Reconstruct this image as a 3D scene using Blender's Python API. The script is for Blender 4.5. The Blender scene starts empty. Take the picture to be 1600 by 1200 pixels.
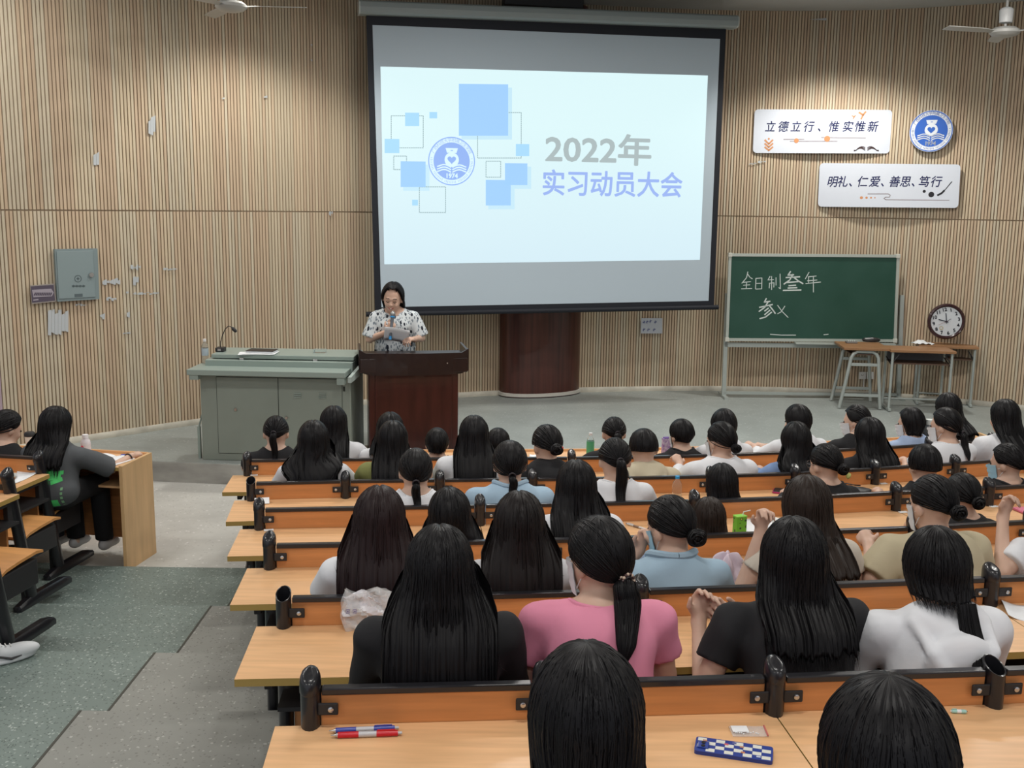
import bpy, bmesh, math, random
import numpy as np
from mathutils import Vector, Matrix
PI = math.pi
random.seed(7); rng = np.random.default_rng(7)
SC = bpy.context.scene
COL = SC.collection

# ---------------------------------------------------------------- camera
FOC = 1620.0; ZC = 2.37; TH = math.atan(282/1620.0); RO = .0135
_st, _ct, _sr, _cr = math.sin(TH), math.cos(TH), math.sin(RO), math.cos(RO)
CF = Vector((0, _ct, -_st)); _R0 = Vector((1, 0, 0)); _U0 = Vector((0, _st, _ct))
CR = _R0*_cr + _U0*_sr; CU = _U0*_cr - _R0*_sr
cam = bpy.data.cameras.new('camera'); camo = bpy.data.objects.new('camera', cam); COL.objects.link(camo)
cam.sensor_width = 36; cam.lens = FOC/1600*36; cam.clip_start = .05; cam.clip_end = 100
_m = Matrix((CR, CU, -CF)).transposed().to_4x4(); _m.translation = Vector((0, 0, ZC)); camo.matrix_world = _m
SC.camera = camo
# ---------------------------------------------------------------- exposure, world, lights
SC.view_settings.view_transform = 'Standard'; SC.view_settings.look = 'None'
SC.view_settings.gamma = 1; SC.view_settings.use_curve_mapping = False
SC.view_settings.exposure = 0.0
SC.cycles.max_bounces = 6; SC.cycles.diffuse_bounces = 3; SC.cycles.glossy_bounces = 3
SC.cycles.transmission_bounces = 6; SC.cycles.transparent_max_bounces = 8
SC.cycles.caustics_reflective = False; SC.cycles.caustics_refractive = False
W = bpy.data.worlds.new('daylight'); SC.world = W; W.use_nodes = True
W.node_tree.nodes['Background'].inputs[0].default_value = (.86, .90, 1, 1)
W.node_tree.nodes['Background'].inputs[1].default_value = .62

def ray(px, py): return CF + CR*((px-800)/FOC) + CU*((600-py)/FOC)
def atz(px, py, z):
    d = ray(px, py); return Vector((0, 0, ZC)) + d*((z-ZC)/d.z)
def aty(px, py, y):
    d = ray(px, py); return Vector((0, 0, ZC)) + d*(y/d.y)
def onplane(px, py, p0, n):
    d = ray(px, py); o = Vector((0, 0, ZC)); return o + d*((p0-o).dot(n)/d.dot(n))

def spot(name, loc, target, energy, size, blend, radius, color=(1, .97, .90)):
    l = bpy.data.lights.new(name, 'SPOT'); l.energy = energy; l.spot_size = math.radians(size); l.spot_blend = blend
    l.shadow_soft_size = radius; l.color = color
    o = bpy.data.objects.new(name, l); COL.objects.link(o); o.location = loc
    o.rotation_euler = (Vector(target)-Vector(loc)).to_track_quat('-Z', 'Y').to_euler(); return o
def area(name, loc, sx, sy, energy, color=(1, .97, .92), rz=0):
    l = bpy.data.lights.new(name, 'AREA'); l.shape = 'RECTANGLE'; l.size = sx; l.size_y = sy; l.energy = energy; l.color = color
    o = bpy.data.objects.new(name, l); COL.objects.link(o); o.location = loc; o.rotation_euler = (0, 0, rz); return o
SPOTS = [((-2.15, 10.15, 4.62), 185), ((3.75, 12.05, 4.62), 285)]
for p, e in SPOTS:
    spot('downlight_lamp', p, (p[0], p[1], 0), e, 126, .55, .12)
FIX = [(-4, 2.2), (0, 2.2), (4, 2.2), (-4, 5.6), (0, 5.6), (4, 5.6), (-4, 8.6), (0, 8.9), (4, 8.9), (-4, -1.2), (0, -1.2), (4, -1.2)]
for x, y in FIX:
    area('tube_lamp', (x, y, 4.50), 1.2, .25, (34 if x < -1 else 84) if y > 8 else 46)

# ---------------------------------------------------------------- materials
def mat(name, col, rough=.6, metal=0, spec=.5, emit=None, es=0, noise=None, bump=None, trans=0, alpha=1, coat=0, ior=1.45, coords='Object'):
    """noise=(scale xyz, amount, [second colour]); bump=(scale xyz, strength, distance)"""
    m = bpy.data.materials.new(name); m.use_nodes = True; nt = m.node_tree; b = nt.nodes['Principled BSDF']
    c = (col[0], col[1], col[2], 1)
    b.inputs['Base Color'].default_value = c; b.inputs['Roughness'].default_value = rough; b.inputs['Metallic'].default_value = metal
    b.inputs['Specular IOR Level'].default_value = spec; b.inputs['IOR'].default_value = ior
    b.inputs['Transmission Weight'].default_value = trans; b.inputs['Alpha'].default_value = alpha; b.inputs['Coat Weight'].default_value = coat
    if emit: b.inputs['Emission Color'].default_value = (*emit, 1); b.inputs['Emission Strength'].default_value = es
    if noise or bump:
        tc = nt.nodes.new('ShaderNodeTexCoord')
    if noise:
        mp = nt.nodes.new('ShaderNodeMapping'); mp.inputs['Scale'].default_value = noise[0]; nt.links.new(tc.outputs[coords], mp.inputs[0])
        n = nt.nodes.new('ShaderNodeTexNoise'); n.inputs['Scale'].default_value = 1; n.inputs['Detail'].default_value = 4; nt.links.new(mp.outputs[0], n.inputs[0])
        r = nt.nodes.new('ShaderNodeValToRGB'); nt.links.new(n.outputs[0], r.inputs[0])
        c2 = noise[2] if len(noise) > 2 else tuple(v*(1-noise[1]) for v in col)
        c1 = tuple(min(1, v*(1+noise[1]*.6)) for v in col) if len(noise) < 3 else col
        r.color_ramp.elements[0].position = .3; r.color_ramp.elements[1].position = .7
        r.color_ramp.elements[0].color = (*c2, 1); r.color_ramp.elements[1].color = (*c1, 1)
        nt.links.new(r.outputs[0], b.inputs['Base Color'])
    if bump:
        mp = nt.nodes.new('ShaderNodeMapping'); mp.inputs['Scale'].default_value = bump[0]; nt.links.new(tc.outputs[coords], mp.inputs[0])
        n = nt.nodes.new('ShaderNodeTexNoise'); n.inputs['Scale'].default_value = 1; n.inputs['Detail'].default_value = 3; nt.links.new(mp.outputs[0], n.inputs[0])
        bp = nt.nodes.new('ShaderNodeBump'); bp.inputs['Strength'].default_value = bump[1]; bp.inputs['Distance'].default_value = bump[2]
        nt.links.new(n.outputs[0], bp.inputs['Height']); nt.links.new(bp.outputs[0], b.inputs['Normal'])
    return m
def terrazzo(name, base, light, dark, cover=.5, scale=38, stain=.25):
    m = bpy.data.materials.new(name); m.use_nodes = True; nt = m.node_tree; b = nt.nodes['Principled BSDF']; N = nt.nodes.new; L = nt.links.new
    tc = N('ShaderNodeTexCoord')
    def chips(sc, thr, src):
        dn = N('ShaderNodeTexNoise'); dn.inputs['Scale'].default_value = 60; L(tc.outputs['Object'], dn.inputs[0])
        ad = N('ShaderNodeVectorMath'); ad.operation = 'MULTIPLY_ADD'; L(dn.outputs['Color'], ad.inputs[0]); ad.inputs[1].default_value = (.02, .02, .02); L(tc.outputs['Object'], ad.inputs[2])
        v = N('ShaderNodeTexVoronoi'); v.inputs['Scale'].default_value = sc; L(ad.outputs[0], v.inputs[0])
        s = N('ShaderNodeSeparateColor'); L(v.outputs['Color'], s.inputs[0])
        g = N('ShaderNodeMath'); g.operation = 'GREATER_THAN'; g.inputs[1].default_value = thr; L(s.outputs[0], g.inputs[0])
        l = N('ShaderNodeMath'); l.operation = 'LESS_THAN'; l.inputs[1].default_value = .42; L(v.outputs['Distance'], l.inputs[0])
        k = N('ShaderNodeMath'); k.operation = 'MULTIPLY'; L(g.outputs[0], k.inputs[0]); L(l.outputs[0], k.inputs[1])
        mx = N('ShaderNodeMix'); mx.data_type = 'RGBA'; L(k.outputs[0], mx.inputs[0]); L(src, mx.inputs[6]); return mx
    n = N('ShaderNodeTexNoise'); n.inputs['Scale'].default_value = 1.3; n.inputs['Detail'].default_value = 6; n.inputs['Roughness'].default_value = .65; L(tc.outputs['Object'], n.inputs[0])
    r = N('ShaderNodeValToRGB'); L(n.outputs[0], r.inputs[0]); r.color_ramp.elements[0].position = .3; r.color_ramp.elements[1].position = .7
    r.color_ramp.elements[0].color = (*[v*(1-stain) for v in base], 1); r.color_ramp.elements[1].color = (*base, 1)
    a = chips(scale, 1-cover*.35, r.outputs[0]); a.inputs[7].default_value = (*dark, 1)
    c = chips(scale*.8, 1-cover*.2, a.outputs[2]); c.inputs[7].default_value = (*light, 1)
    L(c.outputs[2], b.inputs['Base Color']); b.inputs['Roughness'].default_value = .48
    return m
def attrmat(name, rough=.6, bump=None, spec=.3, attr='col'):
    m = mat(name, (.5, .5, .5), rough, spec=spec, bump=bump); nt = m.node_tree
    a = nt.nodes.new('ShaderNodeAttribute'); a.attribute_name = attr; nt.links.new(a.outputs['Color'], nt.nodes['Principled BSDF'].inputs['Base Color']); return m

M = {}
M['slat'] = attrmat('slat_laminate', .55, bump=((60, 60, 3), .15, .002))
M['slat_back'] = mat('slat_gap', (.25, .185, .125), .8)
M['pinkwall'] = mat('pinkish_plaster', (.40, .31, .36), .8)
M['ceil'] = mat('ceiling_paint', (.42, .43, .42), .85, noise=((.8, .8, .8), .12))
M['wallpaint'] = mat('wall_paint', (.5, .5, .48), .9)
M['base'] = mat('baseboard_pvc', (.55, .52, .44), .5, noise=((6, 6, 6), .25))
M['stage'] = terrazzo('stage_floor', (.37, .405, .39), (.44, .47, .46), (.28, .30, .29), .4, 60, .28)
M['front'] = terrazzo('worn_floor', (.55, .545, .51), (.62, .61, .59), (.38, .37, .35), .3, 55, .28)
M['green'] = terrazzo('green_terrazzo', (.185, .235, .215), (.36, .41, .385), (.085, .115, .105), .75, 88, .2)
M['grey'] = terrazzo('grey_terrazzo', (.28, .285, .26), (.40, .40, .375), (.17, .17, .155), .45, 84, .2)
M['brass'] = mat('divider_strip', (.05, .05, .04), .5)
M['top'] = mat('beech_laminate', (.72, .425, .215), .38, noise=((3, 38, 38), .13))
M['endwood'] = mat('beech_end_panel', (.62, .40, .20), .45, noise=((14, 14, 1.6), .14))
M['edge'] = mat('ochre_edge', (.38, .26, .075), .4)
M['panel'] = mat('orange_beech_panel', (.60, .255, .09), .42, noise=((3, 3, 40), .16))
M['seat'] = mat('seat_plywood', (.56, .27, .09), .4, noise=((4, 30, 4), .15))
M['black'] = mat('black_powder_coat', (.012, .012, .015), .30, coat=.25)
M['blackm'] = mat('black_matt_plastic', (.02, .02, .022), .5)
M['bolt'] = mat('zinc_bolt', (.6, .6, .6), .3, 1)
M['white'] = mat('white_paint', (.75, .75, .73), .5)
M['paper'] = mat('paper', (.78, .80, .82), .8)
M['cabinet'] = mat('grey_green_steel', (.235, .27, .235), .45, noise=((2, 2, 2), .08))
M['cabinet_top'] = mat('grey_green_steel_top', (.27, .33, .30), .35)
M['gap'] = mat('dark_gap', (.03, .035, .03), .8)
M['lectern'] = mat('dark_red_lacquer', (.052, .012, .010), .30, noise=((14, 14, 2), .35), coat=.3)
M['lectern_top'] = mat('dark_brown_lacquer', (.016, .007, .006), .30, coat=.2)
M['column'] = mat('red_brown_veneer', (.075, .020, .014), .34, noise=((22, 22, .8), .45), coat=.3)
M['screen'] = mat('screen_cloth', (.43, .51, .575), .85)
M['screen_black'] = mat('screen_border', (.006, .008, .014), .7)
M['case'] = mat('screen_case', (.27, .31, .31), .45)
M['board'] = mat('green_chalkboard', (.012, .060, .040), .55, noise=((2.2, 2.2, 2.2), .3, (.022, .075, .055)))
M['chalk'] = mat('chalk', (.62, .68, .66), .9)
M['alu'] = mat('aluminium', (.48, .52, .48), .4, .25)
M['tabletop'] = mat('brown_laminate', (.33, .17, .08), .4, noise=((4, 30, 30), .15))
M['steel'] = mat('pale_steel_tube', (.40, .44, .42), .35, .2)
M['glass'] = mat('clear_plastic', (.9, .95, .95), .08, trans=.9, ior=1.2)
def cm(name, col, rough=.6, **k):
    if name not in M: M[name] = mat(name, col, rough, **k)
    return M[name]

# ---------------------------------------------------------------- mesh helpers
class MB:
    def __init__(s): s.v = []; s.f = []; s.mi = []; s.cols = []; s.cur = 0
    def add(s, vs, fs):
        o = len(s.v); s.v += [tuple(v) for v in vs]; s.f += [tuple(i+o for i in f) for f in fs]; s.mi += [s.cur]*len(fs); return s
    def box(s, c, d, rz=0, m=None):
        x, y, z = d[0]/2, d[1]/2, d[2]/2; cz, sz = math.cos(rz), math.sin(rz)
        vs = []
        for k in (-z, z):
            for a, b in ((-x, -y), (x, -y), (x, y), (-x, y)):
                p = Vector((a, b, k)); p = m @ p if m else Vector((a*cz-b*sz, a*sz+b*cz, k)); vs.append(p+Vector(c))
        return s.add(vs, [(3, 2, 1, 0), (4, 5, 6, 7), (0, 1, 5, 4), (1, 2, 6, 5), (2, 3, 7, 6), (3, 0, 4, 7)])
    def prism(s, pts, z0, z1):
        n = len(pts); vs = [(p[0], p[1], z0) for p in pts]+[(p[0], p[1], z1) for p in pts]
        return s.add(vs, [tuple(range(n-1, -1, -1)), tuple(range(n, 2*n))]+[(i, (i+1) % n, n+(i+1) % n, n+i) for i in range(n)])
    def loft(s, rings, cap=True, closed=True):
        n = len(rings[0]); vs = [p for r in rings for p in r]; fs = []
        for i in range(len(rings)-1):
            for j in range(n if closed else n-1): fs.append((i*n+j, i*n+(j+1) % n, (i+1)*n+(j+1) % n, (i+1)*n+j))
        if cap: fs += [tuple(range(n-1, -1, -1)), tuple(range((len(rings)-1)*n, len(rings)*n))]
        return s.add(vs, fs)
    def tube(s, path, r, n=8, cap=True, rs=None, flat=1.0, up=(0, 0, 1)):
        P = [Vector(p) for p in path]; rings = []
        for i, p in enumerate(P):
            t = (P[min(i+1, len(P)-1)]-P[max(i-1, 0)]).normalized()
            u = Vector(up); u = u-t*u.dot(t)
            if u.length < 1e-3: u = Vector((1, 0, 0))-t*t.x
            if u.length < 1e-3: u = Vector((0, 1, 0))
            u.normalize(); w = t.cross(u); rr = rs[i] if rs is not None else r
            rings.append([p+(w*math.cos(a)+u*math.sin(a)*flat)*rr for a in [2*PI*j/n for j in range(n)]])
        return s.loft(rings, cap)
    def lathe(s, prof, c=(0, 0, 0), n=24, ax=None, sx=1, sy=1):
        rings = []
        for r, z in prof:
            ring = []
            for j in range(n):
                a = 2*PI*j/n; p = Vector((r*sx*math.cos(a), r*sy*math.sin(a), z)); p = ax @ p if ax else p; ring.append(p+Vector(c))
            rings.append(ring)
        return s.loft(rings)
    def build(s, name, m, parent=None, smooth=False, bevel=0, loc=None):
        me = bpy.data.meshes.new(name); me.from_pydata(s.v, [], s.f); ms = m if isinstance(m, (list, tuple)) else [m]
        for x in ms: me.materials.append(x)
        if len(ms) > 1: me.polygons.foreach_set('material_index', s.mi)
        me.update(); o = bpy.data.objects.new(name, me); COL.objects.link(o)
        if bevel or smooth:
            bm = bmesh.new(); bm.from_mesh(me)
            if bevel: bmesh.ops.bevel(bm, geom=[e for e in bm.edges if len(e.link_faces) == 2 and e.calc_face_angle(0) > .6], offset=bevel, segments=2, affect='EDGES', profile=.6)
            bm.normal_update(); bm.to_mesh(me); bm.free()
        if smooth:
            me.polygons.foreach_set('use_smooth', [True]*len(me.polygons)); me.set_sharp_from_angle(angle=math.radians(40))
        if parent: o.parent = parent
        if loc is not None: o.location = loc
        return o
def tag(o, label=None, cat=None, group=None, kind=None):
    if label: o['label'] = label
    if cat: o['category'] = cat
    if group: o['group'] = group
    if kind: o['kind'] = kind
    return o
def thing(name, label, cat, loc=(0, 0, 0), rz=0, group=None, s=1):
    o = bpy.data.objects.new(name, None); COL.objects.link(o); o.location = loc; o.rotation_euler = (0, 0, rz); o.scale = (s, s, s); o.empty_display_size = .1
    return tag(o, label, cat, group)
def struct(o): o['kind'] = 'structure'; return o
def meshobj(name, V, F, m, parent=None, smooth=True, uv=None, cols=None):
    """V numpy (n,3), F numpy (m,4) quads"""
    me = bpy.data.meshes.new(name); V = np.asarray(V, np.float32); F = np.asarray(F, np.int32); k = F.shape[1]
    me.vertices.add(len(V)); me.vertices.foreach_set('co', V.ravel()); me.loops.add(F.size); me.loops.foreach_set('vertex_index', F.ravel())
    me.polygons.add(len(F)); me.polygons.foreach_set('loop_start', np.arange(0, F.size, k, dtype=np.int32)); me.polygons.foreach_set('loop_total', np.full(len(F), k, np.int32))
    me.polygons.foreach_set('use_smooth', np.full(len(F), bool(smooth)))
    me.update(calc_edges=True); me.validate()
    if uv is not None:
        l = me.uv_layers.new(name='UVMap'); l.data.foreach_set('uv', np.asarray(uv, np.float32)[F.ravel()].ravel())
    if cols is not None:
        a = me.color_attributes.new('col', 'FLOAT_COLOR', 'POINT'); a.data.foreach_set('color', np.c_[cols, np.ones(len(cols))].astype(np.float32).ravel())
    me.materials.append(m); o = bpy.data.objects.new(name, me); COL.objects.link(o)
    if parent: o.parent = parent
    return o
def text(body, size, m, parent, P, right, up, name='lettering', extrude=.0006, bold=0, shear=0, align='CENTER', spacing=1, sx=1):
    c = bpy.data.curves.new('t', 'FONT'); c.body = body; c.size = size; c.extrude = extrude; c.offset = 0; bold_ = bold; c.shear = shear; c.align_x = align; c.align_y = 'CENTER'
    c.space_character = spacing; c.resolution_u = 3
    o = bpy.data.objects.new('t', c); COL.objects.link(o); bpy.context.view_layer.update()
    me = bpy.data.meshes.new_from_object(o.evaluated_get(bpy.context.evaluated_depsgraph_get())); bpy.data.objects.remove(o); bpy.data.curves.remove(c)
    r = Vector(right).normalized(); u = Vector(up).normalized(); n = r.cross(u)
    if bold_:
        bb_ = bmesh.new()
        for q in range(9):
            m2 = me.copy(); m2.transform(Matrix.Translation((bold_*math.cos(q*PI/4), bold_*math.sin(q*PI/4), 0) if q < 8 else (0, 0, 0))); bb_.from_mesh(m2); bpy.data.meshes.remove(m2)
        bb_.to_mesh(me); bb_.free()
    mm = Matrix((r*sx, u, n)).transposed().to_4x4(); mm.translation = Vector(P); me.transform(mm)
    me.materials.clear(); me.materials.append(m); me.polygons.foreach_set('material_index', [0]*len(me.polygons))
    ob = bpy.data.objects.new(name, me); COL.objects.link(ob)
    if parent: ob.parent = parent
    return ob
def catmull(pts, n=12):
    P = [Vector(p) for p in pts]; P = [P[0]*2-P[1]]+P+[P[-1]*2-P[-2]]; out = []
    for i in range(1, len(P)-2):
        for k in range(n):
            t = k/n; a, b, c, d = P[i-1], P[i], P[i+1], P[i+2]
            out.append(.5*((2*b)+(c-a)*t+(2*a-5*b+4*c-d)*t*t+(3*b-a-3*c+d)*t**3))
    out.append(P[-2]); return out
class FR:
    """frame on a plane: origin, right, up; px() turns a pixel of the flat object into its plane"""
    def __init__(s, p0, right): s.p0 = Vector(p0); s.r = Vector(right).normalized(); s.u = Vector((0, 0, 1)); s.n = s.r.cross(s.u).normalized()
    def px(s, x, y, off=0): return onplane(x, y, s.p0+s.n*off, s.n)
    def poly(s, mb, pts, t=.002, off=0):
        n = len(pts); a = [s.px(x, y, off) for x, y in pts]; b = [p+s.n*t for p in a]
        return mb.add(a+b, [tuple(range(n)), tuple(range(2*n-1, n-1, -1))]+[((i+1) % n, i, n+i, n+(i+1) % n) for i in range(n)])
    def loc(s, q): q = Vector(q)-s.p0; return q.dot(s.r), q.dot(s.u)
    def pt(s, a, b, off=0): return s.p0+s.r*a+s.u*b+s.n*off
def line(fr, mb, pts, w, off=.001, t=.001):
    """flat ribbon along plane coordinates"""
    for i in range(len(pts)-1):
        a, b = Vector(pts[i]), Vector(pts[i+1]); d = b-a
        if d.length < 1e-6: continue
        d.normalize(); q = Vector((-d.y, d.x))*w/2; a2 = a-d*w*.3; b2 = b+d*w*.3
        c = [a2-q, b2-q, b2+q, a2+q]; lo = [fr.pt(p.x, p.y, off) for p in c]; hi = [fr.pt(p.x, p.y, off+t) for p in c]
        mb.add(lo+hi, [(3, 2, 1, 0), (4, 5, 6, 7), (0, 1, 5, 4), (1, 2, 6, 5), (2, 3, 7, 6), (3, 0, 4, 7)])
def disc(fr, mb, c, r, off, t=.001, n=32, r0=0):
    o = [fr.pt(c[0]+r*math.cos(2*PI*i/n), c[1]+r*math.sin(2*PI*i/n), off+t) for i in range(n)]
    if r0:
        q = [fr.pt(c[0]+r0*math.cos(2*PI*i/n), c[1]+r0*math.sin(2*PI*i/n), off+t) for i in range(n)]
        mb.add(o+q, [(i, (i+1) % n, n+(i+1) % n, n+i) for i in range(n)])
    else:
        q = [p-fr.n*t for p in o]; mb.add(o+q, [tuple(range(n))]+[((i+1) % n, i, n+i, n+(i+1) % n) for i in range(n)])

# ---------------------------------------------------------------- setting
F = {-1: .36, 0: .28, 1: .195, 2: .11, 3: .03, 4: -.05, 5: -.13, 6: -.19, 7: -.19}
ZD = {0: 1.015, 1: .93, 2: .845, 3: .76, 4: .67, 5: .585, 6: .50}
RAIL = {1: [(420, 1080), (848, 1070), (1210, 1060), (1553, 1049), (1900, 1036)], 2: [(430, 936), (835, 930), (1190, 918), (1600, 903), (1850, 894)],
 3: [(400, 853), (735, 848), (1080, 838), (1400, 827), (1600, 816), (1800, 805)],
 4: [(400, 797), (735, 791), (980, 786), (1180, 781), (1380, 771), (1600, 760), (1750, 752)],
 5: [(380, 756), (540, 752), (730, 750), (1010, 747), (1160, 743), (1267, 739), (1360, 733), (1500, 724), (1600, 717), (1740, 706)],
 6: [(380, 720), (550, 718), (690, 717), (900, 716), (1047, 714), (1110, 712), (1215, 708), (1320, 703), (1430, 697), (1600, 686), (1700, 679)]}
POSTS = {1: [485, 848, 1210, 1553, 1880], 2: [443, 722, 1001, 1280, 1548, 1800], 3: [421, 636, 851, 1040, 1235, 1427, 1610, 1790],
 4: [405, 577, 750, 920, 1085, 1245, 1400, 1545, 1685], 5: [392, 540, 687, 832, 975, 1110, 1242, 1367, 1492, 1612, 1725],
 6: [386, 516, 645, 770, 893, 1012, 1128, 1240, 1348, 1452, 1550, 1645]}
def raily(k, x): return float(np.interp(x, [a for a, b in RAIL[k]], [b for a, b in RAIL[k]]))
PW = {k: [atz(x, raily(k, x), ZD[k]+.1).xy for x in POSTS[k]] for k in RAIL}
PW[0] = [Vector((p.x*1.0+.06, p.y-1.12)) for p in PW[1]]
def rowy(k, x):
    P = PW[k]; s0 = (P[1].y-P[0].y)/(P[1].x-P[0].x); s1 = (P[-1].y-P[-2].y)/(P[-1].x-P[-2].x)
    if x < P[0].x: return P[0].y+(x-P[0].x)*s0
    if x > P[-1].x: return P[-1].y+(x-P[-1].x)*s1
    return float(np.interp(x, [p.x for p in P], [p.y for p in P]))
def face_az(k, x):           # heading of a row at x (angle of its right direction)
    return math.atan2(rowy(k, x+.15)-rowy(k, x-.15), .3)
NY = {5: 6.79, 4: 5.91, 3: 5.07, 2: 4.285, 1: 3.45, 0: 2.6, -1: 1.75}
def nosing(k, x):
    if x < -2.9: return NY[k]+.03+(-2.9-x)*.155
    if x < -1.4: return NY[k]+.03
    r = rowy(max(k, 0), x)-rowy(max(k, 0), -1.4); return NY[k]+.03+max(r, -1)*1.0
XS = [-8, -2.9, -1.4, -.7, 0, .7, 1.4, 2.1, 2.8, 3.5, 4.2, 5, 6, 7.5]
WALLP = [(-5.6, 8.35), (-4.75, 9.45), (-4.15, 10.06), (-3.35, 10.85), (-2.5, 11.55), (-1.72, 12.08), (-.62, 12.63), (.86, 13.08), (2.67, 13.33), (4.2, 13.20), (5.17, 12.85), (5.9, 12.45), (6.6, 11.95), (7.4, 11.2)]
WC = catmull([Vector((x, y, 0)) for x, y in WALLP], 14)
_arc = [0]
for i in range(len(WC)-1): _arc.append(_arc[-1]+(WC[i+1]-WC[i]).length)
def wall_at(s):
    x = float(np.interp(s, _arc, [p.x for p in WC])); y = float(np.interp(s, _arc, [p.y for p in WC])); return Vector((x, y, 0))
def wall_y(x): return float(np.interp(x, [p.x for p in WC], [p.y for p in WC]))
STAGE = [(-5.6, 9.25), (-3.35, 9.25), (-2.3, 9.14), (-1, 8.98), (1, 8.85), (3, 8.85), (5, 9.0), (7.4, 9.35)]
mb = MB(); mb.prism([*STAGE, (7.4, 14), (-5.6, 14)], -.6, 0); struct(mb.build('floor', M['stage']))
tag(bpy.data.objects['floor'], 'raised concrete stage floor')
mb = MB(); mb.box((-.3, 9.5, -.40), (16, 9, .42)); struct(mb.build('floor_front', M['front']))
bpy.data.objects['floor_front'].name = 'floor_apron'
mb = MB(); mb.prism([(x, y-.012) for x, y in STAGE]+[(x, y+.02) for x, y in STAGE[::-1]], -.6, -.004); struct(mb.build('trim_3', mat('riser_concrete', (.36, .36, .335), .7, noise=((2.5, 2.5, 6), .35))))
BR = {5: (-1.755, -1.755), 4: (-1.80, -1.79), 3: (-1.85, -1.85), 2: (-1.91, -1.90), 1: (-1.96, -1.96), 0: (-2.0, -2.0), -1: (-2.05, -2.05)}
tiers = [5, 4, 3, 2, 1, 0, -1]
for i, k in enumerate(tiers):
    z = F[k]; back = (lambda x, k2=(tiers[i+1] if i+1 < len(tiers) else None): nosing(k2, x) if k2 is not None else -2.0)
    xa, xb = BR[k]      # divider strip x at the nosing and at the back
    L_ = [(x, nosing(k, x)) for x in XS[:2]]+[(xa, nosing(k, xa))]; Lb = [(xb, back(xb))]+[(x, back(x)) for x in XS[1::-1]]
    mb = MB(); mb.prism((L_+Lb)[::-1], -.6, z); struct(mb.build('floor_aisle', M['green']))
    R_ = [(xa, nosing(k, xa))]+[(x, nosing(k, x)) for x in XS[2:]]; Rb = [(x, back(x)) for x in XS[:1:-1]]+[(xb, back(xb))]
    mb = MB(); mb.prism((R_+Rb)[::-1], -.6, z-.0005); struct(mb.build('floor_tier', M['grey']))
    a = Vector((xa, nosing(k, xa), z)); b = Vector((xb, back(xb), z)); d = (b-a).normalized(); q = Vector((-d.y, d.x, 0))*.006
    mb = MB(); mb.add([a-q, b-q, b+q, a+q]+[p+Vector((0, 0, .0015)) for p in (a-q, b-q, b+q, a+q)], [(0, 1, 2, 3), (4, 7, 6, 5), (0, 4, 5, 1), (1, 5, 6, 2), (2, 6, 7, 3), (3, 7, 4, 0)]); struct(mb.build('trim_1', M['brass']))
# slatted back wall
ZS = 2.25; CZ = 4.74
wall = MB()
pts = [wall_at(s) for s in np.linspace(_arc[14], _arc[-1], 120)]
bk = [p+Vector((0, .25, 0)) for p in pts]
wall.prism([(p.x, p.y+.004) for p in pts]+[(p.x, p.y) for p in bk[::-1]], -.1, 5.2)
wall_o = struct(wall.build('wall_back', M['slat_back']))
def slats(z0, z1):
    V = []; Fc = []; C = []; pitch = .0355; s = _arc[14]+.02; r = random.Random(int(z0*10)+3)
    pal = [(.57, .465, .33), (.56, .47, .34), (.56, .44, .31), (.54, .415, .295), (.56, .485, .365), (.53, .405, .285)]
    c = pal[0]; run = 0
    while s < _arc[-1]-.05:
        a = wall_at(s); b = wall_at(s+pitch*.74); d = (b-a).normalized(); n = Vector((d.y, -d.x, 0)); t = n*.009
        col = r.choice(pal) if r.random() < .75 else c; c = col; j = 1+r.uniform(-.06, .06); o = len(V)
        for z in (z0, z1):
            V += [(*(a+n*-.002).xy, z), (*(a+t+d*.0015).xy, z), (*(b+t-d*.0015).xy, z), (*(b+n*-.002).xy, z)]
        Fc += [(o, o+1, o+5, o+4), (o+1, o+2, o+6, o+5), (o+2, o+3, o+7, o+6), (o+4, o+5, o+6, o+7), (o, o+3, o+2, o+1)]
        C += [tuple(v*j for v in col)]*8; s += pitch
    return V, Fc, C
for z0, z1 in ((.05, ZS-.007), (ZS+.007, 5.0)):
    V, Fc, C = slats(z0, z1); o = meshobj('slat', V, Fc, M['slat'], wall_o, smooth=False, cols=np.array(C)); tag(o, kind='stuff')
mb = MB(); pp = [wall_at(s) for s in np.linspace(0, _arc[14]+.02, 14)]
mb.prism([(p.x, p.y-.01) for p in pp]+[(p.x-.2, p.y+.3) for p in pp[::-1]], -.3, 5.0); struct(mb.build('wall_left', M['pinkwall']))
# baseboard follows the wall
bb = MB(); ps = [wall_at(s) for s in np.linspace(_arc[14], _arc[-1], 160)]
rings = []
for i, p in enumerate(ps):
    d = (ps[min(i+1, 159)]-ps[max(i-1, 0)]).normalized(); n = Vector((d.y, -d.x, 0))
    rings.append([p+n*a+Vector((0, 0, z)) for a, z in ((.0, .0), (.032, .0), (.034, .02), (.030, .045), (.018, .062), (0, .062))])
bb.loft(rings); struct(bb.build('baseboard_back', M['base'], smooth=True))
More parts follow.
